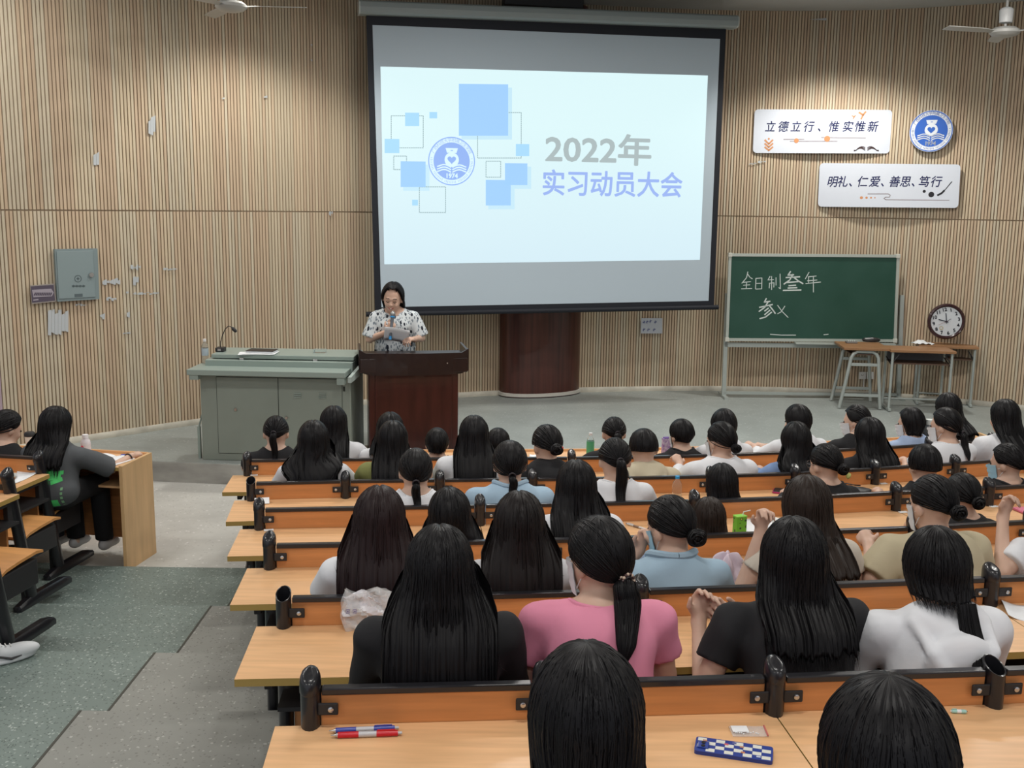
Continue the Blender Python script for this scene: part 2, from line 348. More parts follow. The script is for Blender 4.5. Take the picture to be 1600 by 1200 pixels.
# ceiling with dropped border near the wall
mb = MB(); n = len(pts)
mb.prism([(-8, -2.5), (8, -2.5), (8, 14.2), (-8, 14.2)], CZ, CZ+.2)
cl = struct(mb.build('ceiling', M['ceil']))
mb = MB(); mb.box((7.6, 5, 2.2), (.2, 15, 6)); struct(mb.build('wall_right', M['wallpaint']))
mb = MB()
mb.box((-6.9, 3.2, .35), (.2, 11, 1.9)); mb.box((-6.9, 3.2, 4.4), (.2, 11, .9))
for y in (-2.2, .6, 3.2, 5.9, 8.6): mb.box((-6.9, y, 2.6), (.2, .5, 2.8))
struct(mb.build('wall_side', M['wallpaint']))
for i, (x, y) in enumerate(FIX):
    t = thing('ceiling_light', 'white twin tube light fitting over the seats, outside the frame', 'ceiling light', (x, y, CZ), group='tube lights over the seats')
    b = MB(); b.box((0, 0, -.03), (1.3, .3, .06)); b.build('housing', M['white'], t)
    for dy in (-.07, .07):
        b = MB(); b.tube([(-.6, dy, -.085), (.6, dy, -.085)], .013, 10); b.build('light_tube', cm('lit_tube', (1, 1, 1), emit=(1, .97, .92), es=3), t)
for p, e in SPOTS:
    t = thing('downlight', 'round recessed downlight in the ceiling near the slatted wall', 'ceiling light', (p[0], p[1], CZ), group='downlights near the slatted wall')
    b = MB(); ring = [(.15, 0), (.15, -.012), (.12, -.012), (.115, 0)]
    b.lathe(ring, n=24); b.build('trim_ring', M['white'], t, smooth=True)
# ---------------------------------------------------------------- lecture desks
def ring2(w, d, n=14): return [(w/2*math.cos(2*PI*i/n), d/2*math.sin(2*PI*i/n)) for i in range(n)]
def post_mesh(z0, z1, capped):
    n = 16; w, d = .056, .088; b = MB(); rg = lambda z, s=1: [Vector((x*s, y*s, z)) for x, y in ring2(w, d, n)]
    b.loft([rg(z0), rg(z1-.05)], cap=False)
    if not capped:
        sl = lambda s, dz: [Vector((x*s, y*s, z1-.035+dz+y*.35)) for x, y in ring2(w, d, n)]
        b = MB(); b.loft([rg(z0), sl(1, 0), sl(.86, 0), rg(z1-.16, .86)], cap=True)
    return b
def cap_mesh(z1):
    n = 16; w, d = .058, .090; b = MB()
    R = [(1, -.055), (1.04, -.05), (1.04, -.03), (.98, -.016), (.85, -.006), (.6, .0), (.25, .003)]
    b.loft([[Vector((x*s, y*s, z1+z+(.0 if z < -.04 else y*.18))) for x, y in ring2(w, d, n)] for s, z in R]); return b
def oldr(P, k): return
def desk_row(name, label, P, k, uncapped=(), ltop=.10, rtop=.25, tseg=2, z0=None, zd=None, seats=True, group=None, post_lean=0):
    """P: post positions (world xy, left to right); panel line along them; tabletop lies towards the viewer"""
    fz = F[k] if z0 is None else z0; zd = ZD[k] if zd is None else zd; o = Vector((P[0].x, P[0].y, fz)); t = thing(name, label, 'lecture desk', o, group=group)
    H = zd-fz; L = [Vector((p.x-o.x, p.y-o.y, 0)) for p in P]
    def dirn(i):
        d = (L[min(i+1, len(L)-1)]-L[max(i-1, 0)]).normalized(); return d, Vector((-d.y, d.x, 0))     # along, forward
    for i, p in enumerate(L):
        d, fw = dirn(i); rz = math.atan2(d.y, d.x); cap = i not in uncapped
        b = post_mesh(.05, H+.155, cap); po = b.build('post', M['black'], t, smooth=True); ps = fw*(.15 if post_lean else 0); po.location = p+ps; po.rotation_euler = (post_lean, 0, rz)
        if cap: c = cap_mesh(H+.155).build('post_cap', M['black'], po, smooth=True)
        for sd in (-1, 1):
            if (i == 0 and sd < 0) or (i == len(L)-1 and sd > 0): continue
            b = MB(); b.box((sd*.050, -.024, H+.055), (.056, .006, .036)); b.build('bracket', M['blackm'], po, bevel=.004)
            b = MB(); b.lathe([(.008, 0), (.008, .004), (.004, .006)], (sd*.058, -.027, H+.055), 10, Matrix.Rotation(PI/2, 3, 'X')); b.build('bolt', M['bolt'], po, smooth=True)
        # foot
        b = MB(); rr = []
        for y, w, h in ((-.16, .03, .015), (-.15, .055, .035), (-.08, .06, .05), (.0, .062, .06), (.3, .062, .055), (.37, .055, .035), (.38, .03, .015)):
            rr.append([Vector((-w/2, y, 0)), Vector((w/2, y, 0)), Vector((w/2, y, h*.7)), Vector((w*.3, y, h)), Vector((-w*.3, y, h)), Vector((-w/2, y, h*.7))])
        b.loft(rr); fo = b.build('foot', M['black'], t, smooth=True); fo.location = p+ps; fo.rotation_euler = (0, 0, rz)
        b = MB(); b.box((0, -.20, H-.05), (.03, .34, .04)); b.box((0, -.02, H-.12), (.03, .05, .16)); so = b.build('desk_arm', M['blackm'], t, bevel=.004); so.location = p; so.rotation_euler = (0, 0, rz)
    # panels, rails, seats
    for i in range(len(L)-1):
        a, b_ = L[i], L[i+1]; d = (b_-a).normalized(); fw = Vector((-d.y, d.x, 0)); ln = (b_-a).length; c = (a+b_)/2; rz = math.atan2(d.y, d.x)
        b = MB(); b.box((0, .0, (H+.095+.26)/2), (ln-.062, .016, H+.095-.26)); q = b.build('back_panel', M['panel'], t); q.location = c; q.rotation_euler = (0, 0, rz)
        b = MB(); b.box((0, 0, H+.100), (ln-.064, .030, .020)); q = b.build('top_rail', M['black'], t, bevel=.004); q.location = c; q.rotation_euler = (0, 0, rz)
        if seats:
            b = MB(); rr = []
            for y, z, th in ((.03, .40, .014), (.08, .415, .016), (.2, .425, .016), (.34, .43, .016), (.40, .42, .014)):
                rr.append([Vector((x, y, z+th*s)) for x, s in ((-ln/2+.06, 0), (ln/2-.06, 0), (ln/2-.06, 1), (-ln/2+.06, 1))])
            b.loft(rr); q = b.build('seat', [M['seat']], t, smooth=True); q.location = c+(fw*.10+d*.05 if post_lean else Vector()); q.rotation_euler = (0, 0, rz)
            b = MB(); b.box((0, .18, .33), (.05, .30, .14)); b.box((0, .03, .2), (.04, .05, .4)); q = b.build('seat_support', M['blackm'], t, bevel=.006); q.location = c+(fw*.12+d*.25 if post_lean else Vector()); q.rotation_euler = (0, 0, rz)
    # tabletops
    D = .435; ends = [L[0]-dirn(0)[0]*ltop]+L[1:-1]+[L[-1]+dirn(len(L)-1)[0]*rtop]; cut = [0]+list(range(tseg, len(ends)-1, tseg))+[len(ends)-1]
    cut = sorted(set(cut))
    for a, b_ in zip(cut[:-1], cut[1:]):
        idx = list(range(a, b_+1)); far = []; near = []
        for j in idx:
            d, fw = dirn(j); e = .002*(1 if j == a else -1 if j == b_ else 0)
            far.append(ends[j]-fw*.010+d*e); near.append(ends[j]-fw*(D+.0)+d*e)
        b = MB(); poly = [(p.x, p.y) for p in near]+[(p.x, p.y) for p in far[::-1]]
        b.prism(poly, H-.026, H); b.cur = 1
        n = len(poly); b.mi = [1, 0]+[1]*n; b.build('tabletop', [M['top'], M['edge']], t)
    # shelf below
    b = MB(); a, e = ends[0]+dirn(0)[0]*.1, ends[-1]; far = [ends[j]-dirn(j)[1]*.03 for j in range(len(ends))]; near = [ends[j]-dirn(j)[1]*.33 for j in range(len(ends))]
    far[0] += dirn(0)[0]*.12; near[0] += dirn(0)[0]*.12
    b.prism([(p.x, p.y) for p in near]+[(p.x, p.y) for p in far[::-1]], H-.17, H-.155); b.build('book_shelf', M['blackm'], t)
    return t
RL = {0: 'nearest, only partly in frame', 1: 'carrying the checkered phone case and pens', 2: 'behind the crinkled plastic bag', 3: 'under the pale pink jacket', 4: 'with the green drink carton',
      5: 'with the blue-capped water bottle', 6: 'closest to the stage of the panelled rows'}
UNC = {1: (3,), 2: (0,), 5: (0,), 0: ()}
ROWS = {}
for k in (1, 2, 3, 4, 5, 6):
    ROWS[k] = desk_row('lecture_desk_row', 'long beech lecture desk row with black posts, '+RL[k], PW[k], k, UNC.get(k, ()))
ROWS[0] = desk_row('lecture_desk_row', 'long beech lecture desk row just below the photo edge', PW[0], 0)
# front row of desks with wooden fronts (centre block)
def front_desk(P, k, label, endp, depth=.38, H=.74, extend=True):
    """P: far edge corners left to right (world xy)"""
    t = thing('front_desk', label, 'desk', (P[0].x, P[0].y, F[k])); o = P[0]
    L = [Vector((p.x-o.x, p.y-o.y, 0)) for p in P]; fw = [Vector((-(L[min(i+1, len(L)-1)]-L[max(i-1, 0)]).normalized().y, (L[min(i+1, len(L)-1)]-L[max(i-1, 0)]).normalized().x, 0)) for i in range(len(L))]
    near = [l-f*depth for l, f in zip(L, fw)]
    b = MB(); b.prism([(p.x, p.y) for p in near]+[(p.x, p.y) for p in L[::-1]], H-.025, H); b.mi = [1, 0]+[1]*(2*len(L)); b.build('tabletop', [M['top'], M['edge']], t)
    b = MB(); b.prism([(p-f*.03).xy for p, f in zip(L, fw)]+[(p-f*.012).xy for p, f in zip(L[::-1], fw[::-1])], .12, H-.025); b.build('modesty_panel', M['panel'], t)
    b = MB(); b.prism([(p-f*.0).xy for p, f in zip(L, fw)]+[(p+f*.018).xy for p, f in zip(L[::-1], fw[::-1])], H-.04, H+.018); b.build('front_lip', M['top'], t)
    b = MB(); b.prism([(p-f*.3).xy for p, f in zip(L, fw)]+[(p-f*.03).xy for p, f in zip(L[::-1], fw[::-1])], H-.17, H-.155); b.build('book_shelf', M['top'], t)
    for i in endp:
        d = (L[1]-L[0]).normalized(); c = L[i]-fw[i]*depth/2; b = MB(); b.box((0, 0, (H+.015)/2), (.025, depth+.04, H+.015)); q = b.build('end_panel', [M['endwood']], t); q.location = c+d*(.013 if i else -.013); q.rotation_euler = (0, 0, math.atan2(d.y, d.x))
    return t
P7 = [Vector((x, rowy(6, x)+.80)) for x in (-1.55, -.8, 0, .8, 1.6, 2.4, 3.2, 4.0)]
front_desk(P7, 7, 'long wooden front desk below the stage, partly hidden by the farthest row of heads', (0, 7), H=.645)
# left block
a9 = math.radians(9); ul = Vector((math.cos(a9), -math.sin(a9))); fl = Vector((math.sin(a9), math.cos(a9)))
cr = atz(230, 711, .55).xy; front_desk([cr-ul*2.6, cr-ul*1.3, cr], 7, 'wooden front desk left of the aisle with a plain beech end panel', (2,), depth=.37)
LP = {}
for nm, px, py, kk, zd in (('A', 61, 716, 5, .60), ('B', 12, 744, 4, .68), ('C', -32, 790, 3, .76)):
    p = atz(px, py, zd+.1).xy; LP[nm] = p
    lab = {'A': 'lecture desk row left of the aisle with papers on it, behind the person in grey', 'B': 'desk row at the left edge, second behind the person in the grey shirt', 'C': 'lecture desk row at the far left edge, only its seat and foot showing'}[nm]
    desk_row('lecture_desk_row', lab, [p-ul*1.74, p-ul*1.16, p-ul*.58, p], kk, (), .1, .075, zd=zd, post_lean=.185)
# ---------------------------------------------------------------- projector screen
def vpx(x, y, d): return aty(x, y, d)
SL = aty(572, 470, 11.5); SR_ = aty(1121, 470, 12.5)
fs = FR((SL.x, SL.y, 2.5), (SR_.x-SL.x, SR_.y-SL.y, 0))
t = thing('projection_screen', 'large pull-down projection screen with a black border showing a pale slide', 'projection screen', (SL.x, SL.y, 0))
def child(o, par):
    o.parent = par; o.matrix_parent_inverse = Matrix.Translation(par.location).inverted() if not par.rotation_euler.z else par.matrix_basis.inverted(); return o
def bld(mb, name, m, par, **k): return child(mb.build(name, m, None, **k), par)
b = MB(); fs.poly(b, [(572, 20), (1134, 44), (1115, 481), (586, 489)], .006); bld(b, 'border', M['screen_black'], t)
b = MB(); fs.poly(b, [(582, 39), (1125, 61), (1107, 470), (596, 480)], .002, .006); bld(b, 'screen_cloth', M['screen'], t)
b = MB(); a, c = fs.px(572, 491), fs.px(1122, 480); b.tube([a, c], .028, 12); bld(b, 'bottom_bar', M['screen_black'], t, smooth=True)
b = MB(); a, c = fs.px(562, 12, .05), fs.px(1148, 35, .05); d = (c-a).normalized()
rr = []
for p in (a, c):
    rr.append([p+fs.n*y+Vector((0, 0, z)) for y, z in ((-.09, -.07), (-.09, .07), (.05, .07), (.085, .05), (.095, .0), (.085, -.05), (.05, -.07))])
b.loft(rr); bld(b, 'screen_housing', M['case'], t)
for q, s in ((a, -1), (c, 1)):
    b = MB(); b.loft([[p+d*s*k for p in rr[0 if s < 0 else 1]] for k in (0, .015)]); bld(b, 'end_cap', cm('case_cap', (.42, .46, .45), .4), t)
# slide (projected light: a lit surface)
def em(name, c, e=1.0): return cm(name, tuple(v*.08 for v in c), .9, emit=c, es=e)
sl = bpy.data.materials.new('slide_light'); sl.use_nodes = True; nt = sl.node_tree; bs = nt.nodes['Principled BSDF']; tc = nt.nodes.new('ShaderNodeTexCoord'); sx = nt.nodes.new('ShaderNodeSeparateXYZ')
nt.links.new(tc.outputs['Generated'], sx.inputs[0]); rp = nt.nodes.new('ShaderNodeValToRGB'); nt.links.new(sx.outputs[2], rp.inputs[0])
rp.color_ramp.elements[0].color = (.64, .82, .90, 1); rp.color_ramp.elements[0].position = 0; rp.color_ramp.elements[1].color = (.71, .92, .945, 1); rp.color_ramp.elements[1].position = .7
bs.inputs['Base Color'].default_value = (.05, .05, .05, 1); bs.inputs['Roughness'].default_value = .9; nt.links.new(rp.outputs[0], bs.inputs['Emission Color']); bs.inputs['Emission Strength'].default_value = 1.0; M['slide'] = sl
b = MB(); fs.poly(b, [(594.5, 104), (1106, 118), (1093.5, 406), (600.5, 413)], .001, .008); slide = bld(b, 'projected_slide', sl, t)
def rect(x0, y0, x1, y1, off, m, name='slide_square'):
    b = MB(); fs.poly(b, [(x0, y0), (x1, y0+(x1-x0)*.012), (x1, y1), (x0, y1)], .0006, off); return child(b.build(name, m), t)
bq = em('slide_blue', (.36, .62, .97)); bq2 = em('slide_blue_light', (.40, .70, .96)); sh = em('slide_shadow', (.52, .74, .90)); dk = em('slide_grey', (.28, .38, .42))
for x0, y0, x1, y1 in ((717, 131, 794, 212), (633, 176, 655, 197), (671, 175, 683, 185), (601, 217, 624, 239), (626, 252, 665, 292), (644, 312, 653, 321), (806, 225, 827, 244), (789, 255, 824, 289), (759, 281, 798, 321)):
    w = x1-x0
    if w > 30: rect(x0+4, y0+5, x1+6, y1+6, .0092, em('slide_shadow_soft', (.56, .80, .92)), 'slide_shadow')
    rect(x0, y0, x1, y1, .0112, bq if w > 30 else bq2)
def dashed(x0, y0, x1, y1):
    b = MB()
    for (xa, ya), (xb, yb) in (((x0, y0), (x1, y0)), ((x1, y0), (x1, y1)), ((x1, y1), (x0, y1)), ((x0, y1), (x0, y0))):
        n = max(2, int(math.hypot(xb-xa, yb-ya)/3.2))
        for i in range(n):
            f0, f1 = i/n, (i+.62)/n; p, q = fs.px(xa+(xb-xa)*f0, ya+(yb-ya)*f0), fs.px(xa+(xb-xa)*f1, ya+(yb-ya)*f1)
            line(fs, b, [fs.loc(p), fs.loc(q)], .008, .0104, .0003)
    o = child(b.build('dashed_frame', em('slide_dash', (.30, .42, .45))), t)
for r in ((611, 181, 661, 231), (615, 244, 635, 265), (655, 292, 696, 332), (746, 176, 814, 247), (759, 252, 782, 277)): dashed(*r)
def emblem(fr, c, R, mats, par, off, ring_text=True):
    """round school emblem: white disc, blue centre, nurse cap, heart, open book, 1974"""
    wh, bl, ln = mats; out = []
    def mk(fn, name, m):
        b = MB(); fn(b); out.append(child(b.build(name, m), par))
    mk(lambda b: disc(fr, b, c, R, off, .0006, 48), 'emblem_disc', wh)
    mk(lambda b: (disc(fr, b, c, R*.985, off+.001, .0004, 48, R*.94), disc(fr, b, c, R*.76, off+.001, .0004, 48)), 'emblem_field', bl)
    def inner(b):
        o = off+.0022; P = lambda x, y: (c[0]+x*R, c[1]+y*R)
        # cap
        q = [P(-.26, .53), P(.26, .53), P(.20, .34), P(-.20, .34)]; b.add([fr.pt(x, y, o) for x, y in q[::-1]], [(0, 1, 2, 3)])
        disc(fr, b, P(0, .06), R*.30, o, .0004, 32)
        for s in (-1, 1):                     # book pages
            for k in range(3):
                pl = [(s*(.04+.56*u), -.24-.10*k+.10*math.sin(PI*u)*(1)+(.02 if u == 1 else 0)) for u in np.linspace(0, 1, 9)]
                line(fr, b, [P(x, y) for x, y in pl], R*.05, o, .0004)
    mk(inner, 'emblem_figure', wh)
    def heart(b):
        pts = [(16*math.sin(a)**3, 13*math.cos(a)-5*math.cos(2*a)-2*math.cos(3*a)-math.cos(4*a)) for a in np.linspace(0, 2*PI, 40, endpoint=False)]
        b.add([fr.pt(c[0]+x/17*R*.19, c[1]+R*.06+y/17*R*.19, off+.0036) for x, y in pts[::-1]], [tuple(range(40))])
        b.add([fr.pt(c[0]+x*R, c[1]+y*R, off+.0036) for x, y in ((-.05, .42), (-.05, .45), (.05, .45), (.05, .42))], [(3, 2, 1, 0)])
    mk(heart, 'emblem_heart', bl)
    out.append(child(text('1974', R*.26, wh, None, fr.pt(c[0], c[1]-R*.60, off+.002), fr.r, fr.u, 'emblem_year', bold=R*.01), par))
    if ring_text:
        s_ = '广西科技大学附属卫生学院'
        for i, ch in enumerate(s_):
            a = math.radians(152-(124)*i/(len(s_)-1)); r = fr.r*math.sin(a)-fr.u*math.cos(a); u = fr.r*math.cos(a)+fr.u*math.sin(a)
            out.append(child(text(ch, R*.18, ln, None, fr.pt(c[0]+math.cos(a)*R*.85, c[1]+math.sin(a)*R*.85, off+.0015), r, u, 'emblem_character'), par))
        b = MB()
        for i in range(46):
            a = math.radians(172+196*i/45); p = (c[0]+math.cos(a)*R*.85, c[1]+math.sin(a)*R*.85); q = (math.cos(a), math.sin(a)); h = R*(.045 if i % 3 else .03)
            if i % 9 == 8: continue
            line(fr, b, [(p[0]-q[0]*h, p[1]-q[1]*h), (p[0]+q[0]*h, p[1]+q[1]*h)], R*.018, off+.0015, .0003)
        out.append(child(b.build('emblem_small_print', ln), par))
    return out
e0, e1 = fs.px(705.5, 252), fs.px(742.5, 252); c0 = fs.loc(e0)
emblem(fs, c0, fs.loc(e1)[0]-c0[0], (em('slide_white', (.70, .90, .97)), em('slide_emblem_blue', (.30, .46, .88)), em('slide_emblem_line', (.36, .52, .86))), t, .0104)
def scr_text(s, x0, x1, yc, hpx, m, name, bold):
    p = fs.px((x0+x1)/2, yc, .0104); h = (fs.px(x0, yc-hpx/2)-fs.px(x0, yc+hpx/2)).length
    w = (fs.px(x1, yc)-fs.px(x0, yc)).length; r = fs.px(x1, yc+(x1-x0)*.004)-fs.px(x0, yc)
    o = text(s, h, m, None, (0, 0, 0), fs.r, fs.u, name, bold=bold*h); bb = [fs.r.dot(v.co) for v in o.data.vertices]; k = w/(max(bb)-min(bb))
    cx = (max(bb)+min(bb))/2; vv = [v.co.z for v in o.data.vertices]; cz_ = (max(vv)+min(vv))/2
    for v in o.data.vertices: a = fs.r.dot(v.co); v.co = v.co+fs.r*((a-cx)*k-a)-Vector((0, 0, cz_))
    for v in o.data.vertices: v.co += p
    return child(o, t)
scr_text('2022年', 853, 1019, 233, 52, em('slide_grey_text', (.42, .50, .51)), 'slide_text', .022)
scr_text('实习动员大会', 850, 1068, 287, 43, em('slide_blue_text', (.34, .47, .86)), 'slide_text', .018)
# black box and bracket above the screen
p = aty(848, 4, 12.3); b = MB(); t = thing('speaker_bar', 'long black box mounted above the projection screen', 'speaker', (p.x, p.y, p.z))
b.box((0, 0, .0), (.92, .16, .11), math.atan2(fs.r.y, fs.r.x)); b.build('housing', M['blackm'], t, bevel=.01)
b = MB(); b.box((-.3, 0, .2), (.03, .03, .34)); b.box((.3, .08, .2), (.03, .03, .34)); b.build('hanger', M['blackm'], t)
# ---------------------------------------------------------------- red-brown half column
cl_, cr_ = atz(783, 619, 0), atz(903, 612, 0); mid = (cl_+cr_)/2; d = (cr_-cl_).normalized(); n = Vector((d.y, -d.x, 0)); w = (cr_-cl_).length
def colring(k, z): return [(mid+d*(w/2+k)*math.cos(a)+n*((.27+k)*math.sin(a)))+Vector((0, 0, z)) for a in np.linspace(PI, 0, 25)]+[mid+d*(w/2+k)-n*.1+Vector((0, 0, z)), mid-d*(w/2+k)-n*.1+Vector((0, 0, z))]
b = MB(); b.loft([colring(0, z) for z in (.0, 1.5, 3, 4.7)]); o = b.build('column', M['column'], smooth=True); tag(o, 'rounded dark red-brown veneered column below the screen', kind='structure')
b = MB(); b.loft([[Vector((p.x, p.y, z)) for p in colring(k, z)] for k, z in ((.02, .015), (.022, .05), (.0, .055))]); tag(b.build('trim_2', cm('pale_skirting', (.62, .60, .55), .4)), kind='structure')
# ---------------------------------------------------------------- wall mounted flat things
def wallframe(px, py, off=.0):
    """plane of the wall behind the pixel"""
    p0 = Vector((0, 0, 0))
    for _ in range(3):
        pass
    best = None
    for y in np.linspace(9, 13.6, 231):
        q = aty(px, py, y); e = wall_y(q.x)-y
        if best is None or abs(e) < best[0]: best = (abs(e), q)
    q = best[1]; a, b_ = Vector((q.x-.3, wall_y(q.x-.3), 0)), Vector((q.x+.3, wall_y(q.x+.3), 0)); r = (b_-a).normalized(); n = Vector((r.y, -r.x, 0))
    m = (a+b_)/2; return FR((m.x+n.x*(.02+off), m.y+n.y*(.02+off), q.z), r)
def rounded(pts, rad, n=5):
    out = []
    for i in range(len(pts)):
        p, a, b_ = Vector(pts[i]), Vector(pts[i-1]), Vector(pts[(i+1) % len(pts)]); u = (a-p).normalized()*rad; v = (b_-p).normalized()*rad
        for k in range(n+1): s = k/n; out.append(tuple(p+u*(1-s)**2+v*s**2))
    return out
blue_ink = cm('navy_ink', (.035, .045, .20), .6); orange = cm('ochre_print', (.60, .27, .12), .6); darkp = cm('dark_brown_print', (.06, .03, .03), .6)
signw = cm('sign_board', (.66, .70, .78), .35)
def sign(label, pts, tp):
    cx = sum(p[0] for p in pts)/4; cy = sum(p[1] for p in pts)/4; fr = wallframe(cx, cy, .03 if cy < 250 else .075); o = fr.pt(0, 0)
    t = thing('wall_sign', label, 'sign', o); b = MB(); fr.poly(b, rounded(pts, 7)[::-1], .0) if 0 else fr.poly(b, [q for q in rounded(pts, 7)], .022)
    bd = child(b.build('sign_board', signw), t); 
    for dx in (.2, .8):
        b = MB(); q = fr.px(pts[0][0]+(pts[1][0]-pts[0][0])*dx, cy, -.06); b.box(q, (.05, .08, .05)); bld(b, 'mount', M['blackm'], t)
    return fr, t
def chars(fr, t, s, xs, yc, hpx, m=None, shear=.18, off=.0225, bold=.012, name='character'):
    for ch, x in zip(s, xs):
        h = (fr.px(x, yc-hpx/2)-fr.px(x, yc+hpx/2)).length
        child(text(ch, h, m or blue_ink, None, fr.px(x, yc, off), fr.r, fr.u, name, bold=bold*h, shear=shear, sx=.92), t)
fr, t = sign('white wall sign with blue calligraphy, upper one beside the round emblem', [(1179, 171), (1394, 172), (1389, 240), (1176, 239)], None)
chars(fr, t, '立德立行、惟实惟新', [1203, 1223, 1243, 1263, 1285, 1302, 1324, 1343, 1363], 199, 18)
b = MB(); L2 = lambda x, y: fr.loc(fr.px(x, y))
for a, c in (((1224, 218), (1256, 218)), ((1234, 221), (1308, 221)), ((1283, 215), (1352, 216))): line(fr, b, [L2(*a), L2(*c)], .007, .0225, .0005)
bld(b, 'printed_line', cm('thin_print', (.20, .14, .14), .6), t)
b = MB(); disc(fr, b, L2(1244, 220), .029, .0235, .0005); disc(fr, b, L2(1292, 217), .036, .0235, .0005)
for s in (-1, 1):
    for k in range(3): line(fr, b, [L2(1201, 235-k*5), L2(1201+s*6, 230-k*5.5)], .02, .0232, .0005)
disc(fr, b, L2(1201, 217), .012, .0232, .0005)
for cx, cy, s in ((1348, 180, 1), (1334, 183, .5)):
    line(fr, b, [L2(cx-6*s, cy-4*s), L2(cx, cy), L2(cx+4*s, cy-5*s)], .018*s+.004, .0232, .0005); line(fr, b, [L2(cx, cy), L2(cx-3*s, cy+6*s)], .016*s+.003, .0232, .0005)
bld(b, 'printed_motif', orange, t)
b = MB()
for s in (-1, 1):
    for k in range(3): line(fr, b, [L2(1353+s*(2+17*u), 235-k*2.2*(1-u)-3.2*math.sin(PI*min(1, u*1.2))+u*.5*k) for u in np.linspace(0, 1, 7)], .009, .0235, .0005)
bld(b, 'printed_book', darkp, t)
fr, t = sign('white wall sign with blue calligraphy and a brush motif, lower one', [(1281, 255), (1501, 257), (1497, 325), (1278, 323)], None)
chars(fr, t, '明礼、仁爱、善思、笃行', [1300, 1316, 1334, 1347, 1366, 1384, 1397, 1414, 1432, 1443, 1462], 285, 18)
L2 = lambda x, y: fr.loc(fr.px(x, y)); b = MB()
line(fr, b, [L2(*p) for p in ((1356, 303), (1388, 303), (1391, 305), (1390, 308), (1384, 308), (1381, 310), (1384, 312), (1483, 313))], .007, .0225, .0005); bld(b, 'printed_line', M['thin_print'], t)
b = MB()
for i, x in enumerate((1346, 1354, 1361, 1367)): disc(fr, b, L2(x, 309), .018-.0035*i, .0225, .0005, 16)
bld(b, 'printed_motif', orange, t)
b = MB(); disc(fr, b, L2(1455, 304), .033, .0225, .0005); disc(fr, b, L2(1444, 299), .018, .0225, .0005)
line(fr, b, [L2(*p) for p in ((1487, 284), (1478, 295), (1470, 303))], .010, .0225, .0005); line(fr, b, [L2(*p) for p in ((1475, 298), (1471, 302), (1465, 305))], .022, .0228, .0005); bld(b, 'printed_brush', cm('black_print', (.01, .01, .015), .5), t)
fr = wallframe(1455, 205, .03); c = fr.px(1455, 205); t = thing('school_emblem', 'round blue and white school emblem plaque on the slatted wall', 'emblem', c)
R = ((fr.px(1489, 205)-fr.px(1421, 205)).length)/2; b = MB(); cc = fr.loc(c)
disc(fr, b, cc, R, .0, .02, 48); bld(b, 'plaque', signw, t)
emblem(fr, cc, R, (cm('emblem_white', (.72, .76, .82), .4), cm('emblem_blue', (.028, .12, .50), .4), cm('emblem_ink', (.06, .10, .30), .5)), t, .0215)
# small ones on the wall
fr = wallframe(118, 430, .01); t = thing('fuse_box', 'grey metal wall box with a small round lock on the left wall', 'wall box', fr.px(118, 430))
b = MB(); fr.poly(b, [(83, 389), (150, 388), (153, 467), (88, 471)], .035); bld(b, 'box_body', cm('box_grey', (.20, .255, .265), .4), t)
b = MB(); fr.poly(b, [(88, 392.5), (145, 391.5), (149, 464), (92, 467)], .006, .036); bld(b, 'box_door', cm('box_door_grey', (.225, .285, .295), .38), t, bevel=.003)
b = MB(); disc(fr, b, fr.loc(fr.px(139, 429)), .022, .052, .01, 16); bld(b, 'lock', M['bolt'], t)
b = MB(); c = fr.loc(fr.px(119, 435)); disc(fr, b, c, .035, .0435, .0005, 20, .028); line(fr, b, [(c[0]-.012, c[1]), (c[0]+.012, c[1])], .008, .043); line(fr, b, [(c[0], c[1]-.014), (c[0], c[1]+.014)], .008, .043)
for i in range(4): q = fr.loc(fr.px(112+i*5.2, 446.5)); line(fr, b, [(q[0]-.011, q[1]), (q[0]+.011, q[1])], .013, .043); line(fr, b, [(q[0], q[1]-.011), (q[0], q[1]+.011)], .006, .043)
q = fr.loc(fr.px(120, 461)); line(fr, b, [(q[0]-.03, q[1]), (q[0]+.03, q[1])], .03, .043, .0004); bld(b, 'printed_mark', cm('box_print', (.09, .12, .13), .6), t)
fr = wallframe(67, 459, .01); t = thing('wall_plaque', 'small dark plaque with a crossed-out pale patch beside the grey wall box', 'plaque', fr.px(67, 459))
b = MB(); fr.poly(b, [(46.5, 446), (85, 443), (88, 471), (49, 475)], .008); bld(b, 'plaque_border', cm('plaque_border', (.30, .27, .25), .5), t)
b = MB(); fr.poly(b, [(48, 447.5), (83.5, 445), (86, 469.5), (50, 473)], .002, .008); bld(b, 'plaque_field', cm('plaque_field', (.085, .07, .10), .5), t)
b = MB(); fr.poly(b, [(50, 453), (80, 451), (84, 457), (81, 463), (52, 464.5)], .001, .0105)
for y in (467,): fr.poly(b, [(52, y+1), (60, y), (60, y+2), (52, y+3)], .001, .0105)
bld(b, 'plaque_print', cm('plaque_pale', (.33, .30, .35), .6), t)
b = MB(); L2 = lambda x, y: fr.loc(fr.px(x, y))
for i in range(10): line(fr, b, [L2(53+i*2.8, 461), L2(54.6+i*2.8, 457.5)], .012, .012, .0005)
bld(b, 'plaque_scribble', M['plaque_field'], t)
fr = wallframe(1018, 508, .0); t = thing('paper_notice', 'small white paper notice with handwriting taped below the screen', 'notice', fr.px(1018, 508))
b = MB(); fr.poly(b, [(1002, 497), (1035, 497), (1035, 521), (1001, 521)], .001, .002); bld(b, 'sheet', cm('notice_paper', (.50, .53, .58), .8), t)
L2 = lambda x, y: fr.loc(fr.px(x, y)); b = MB()
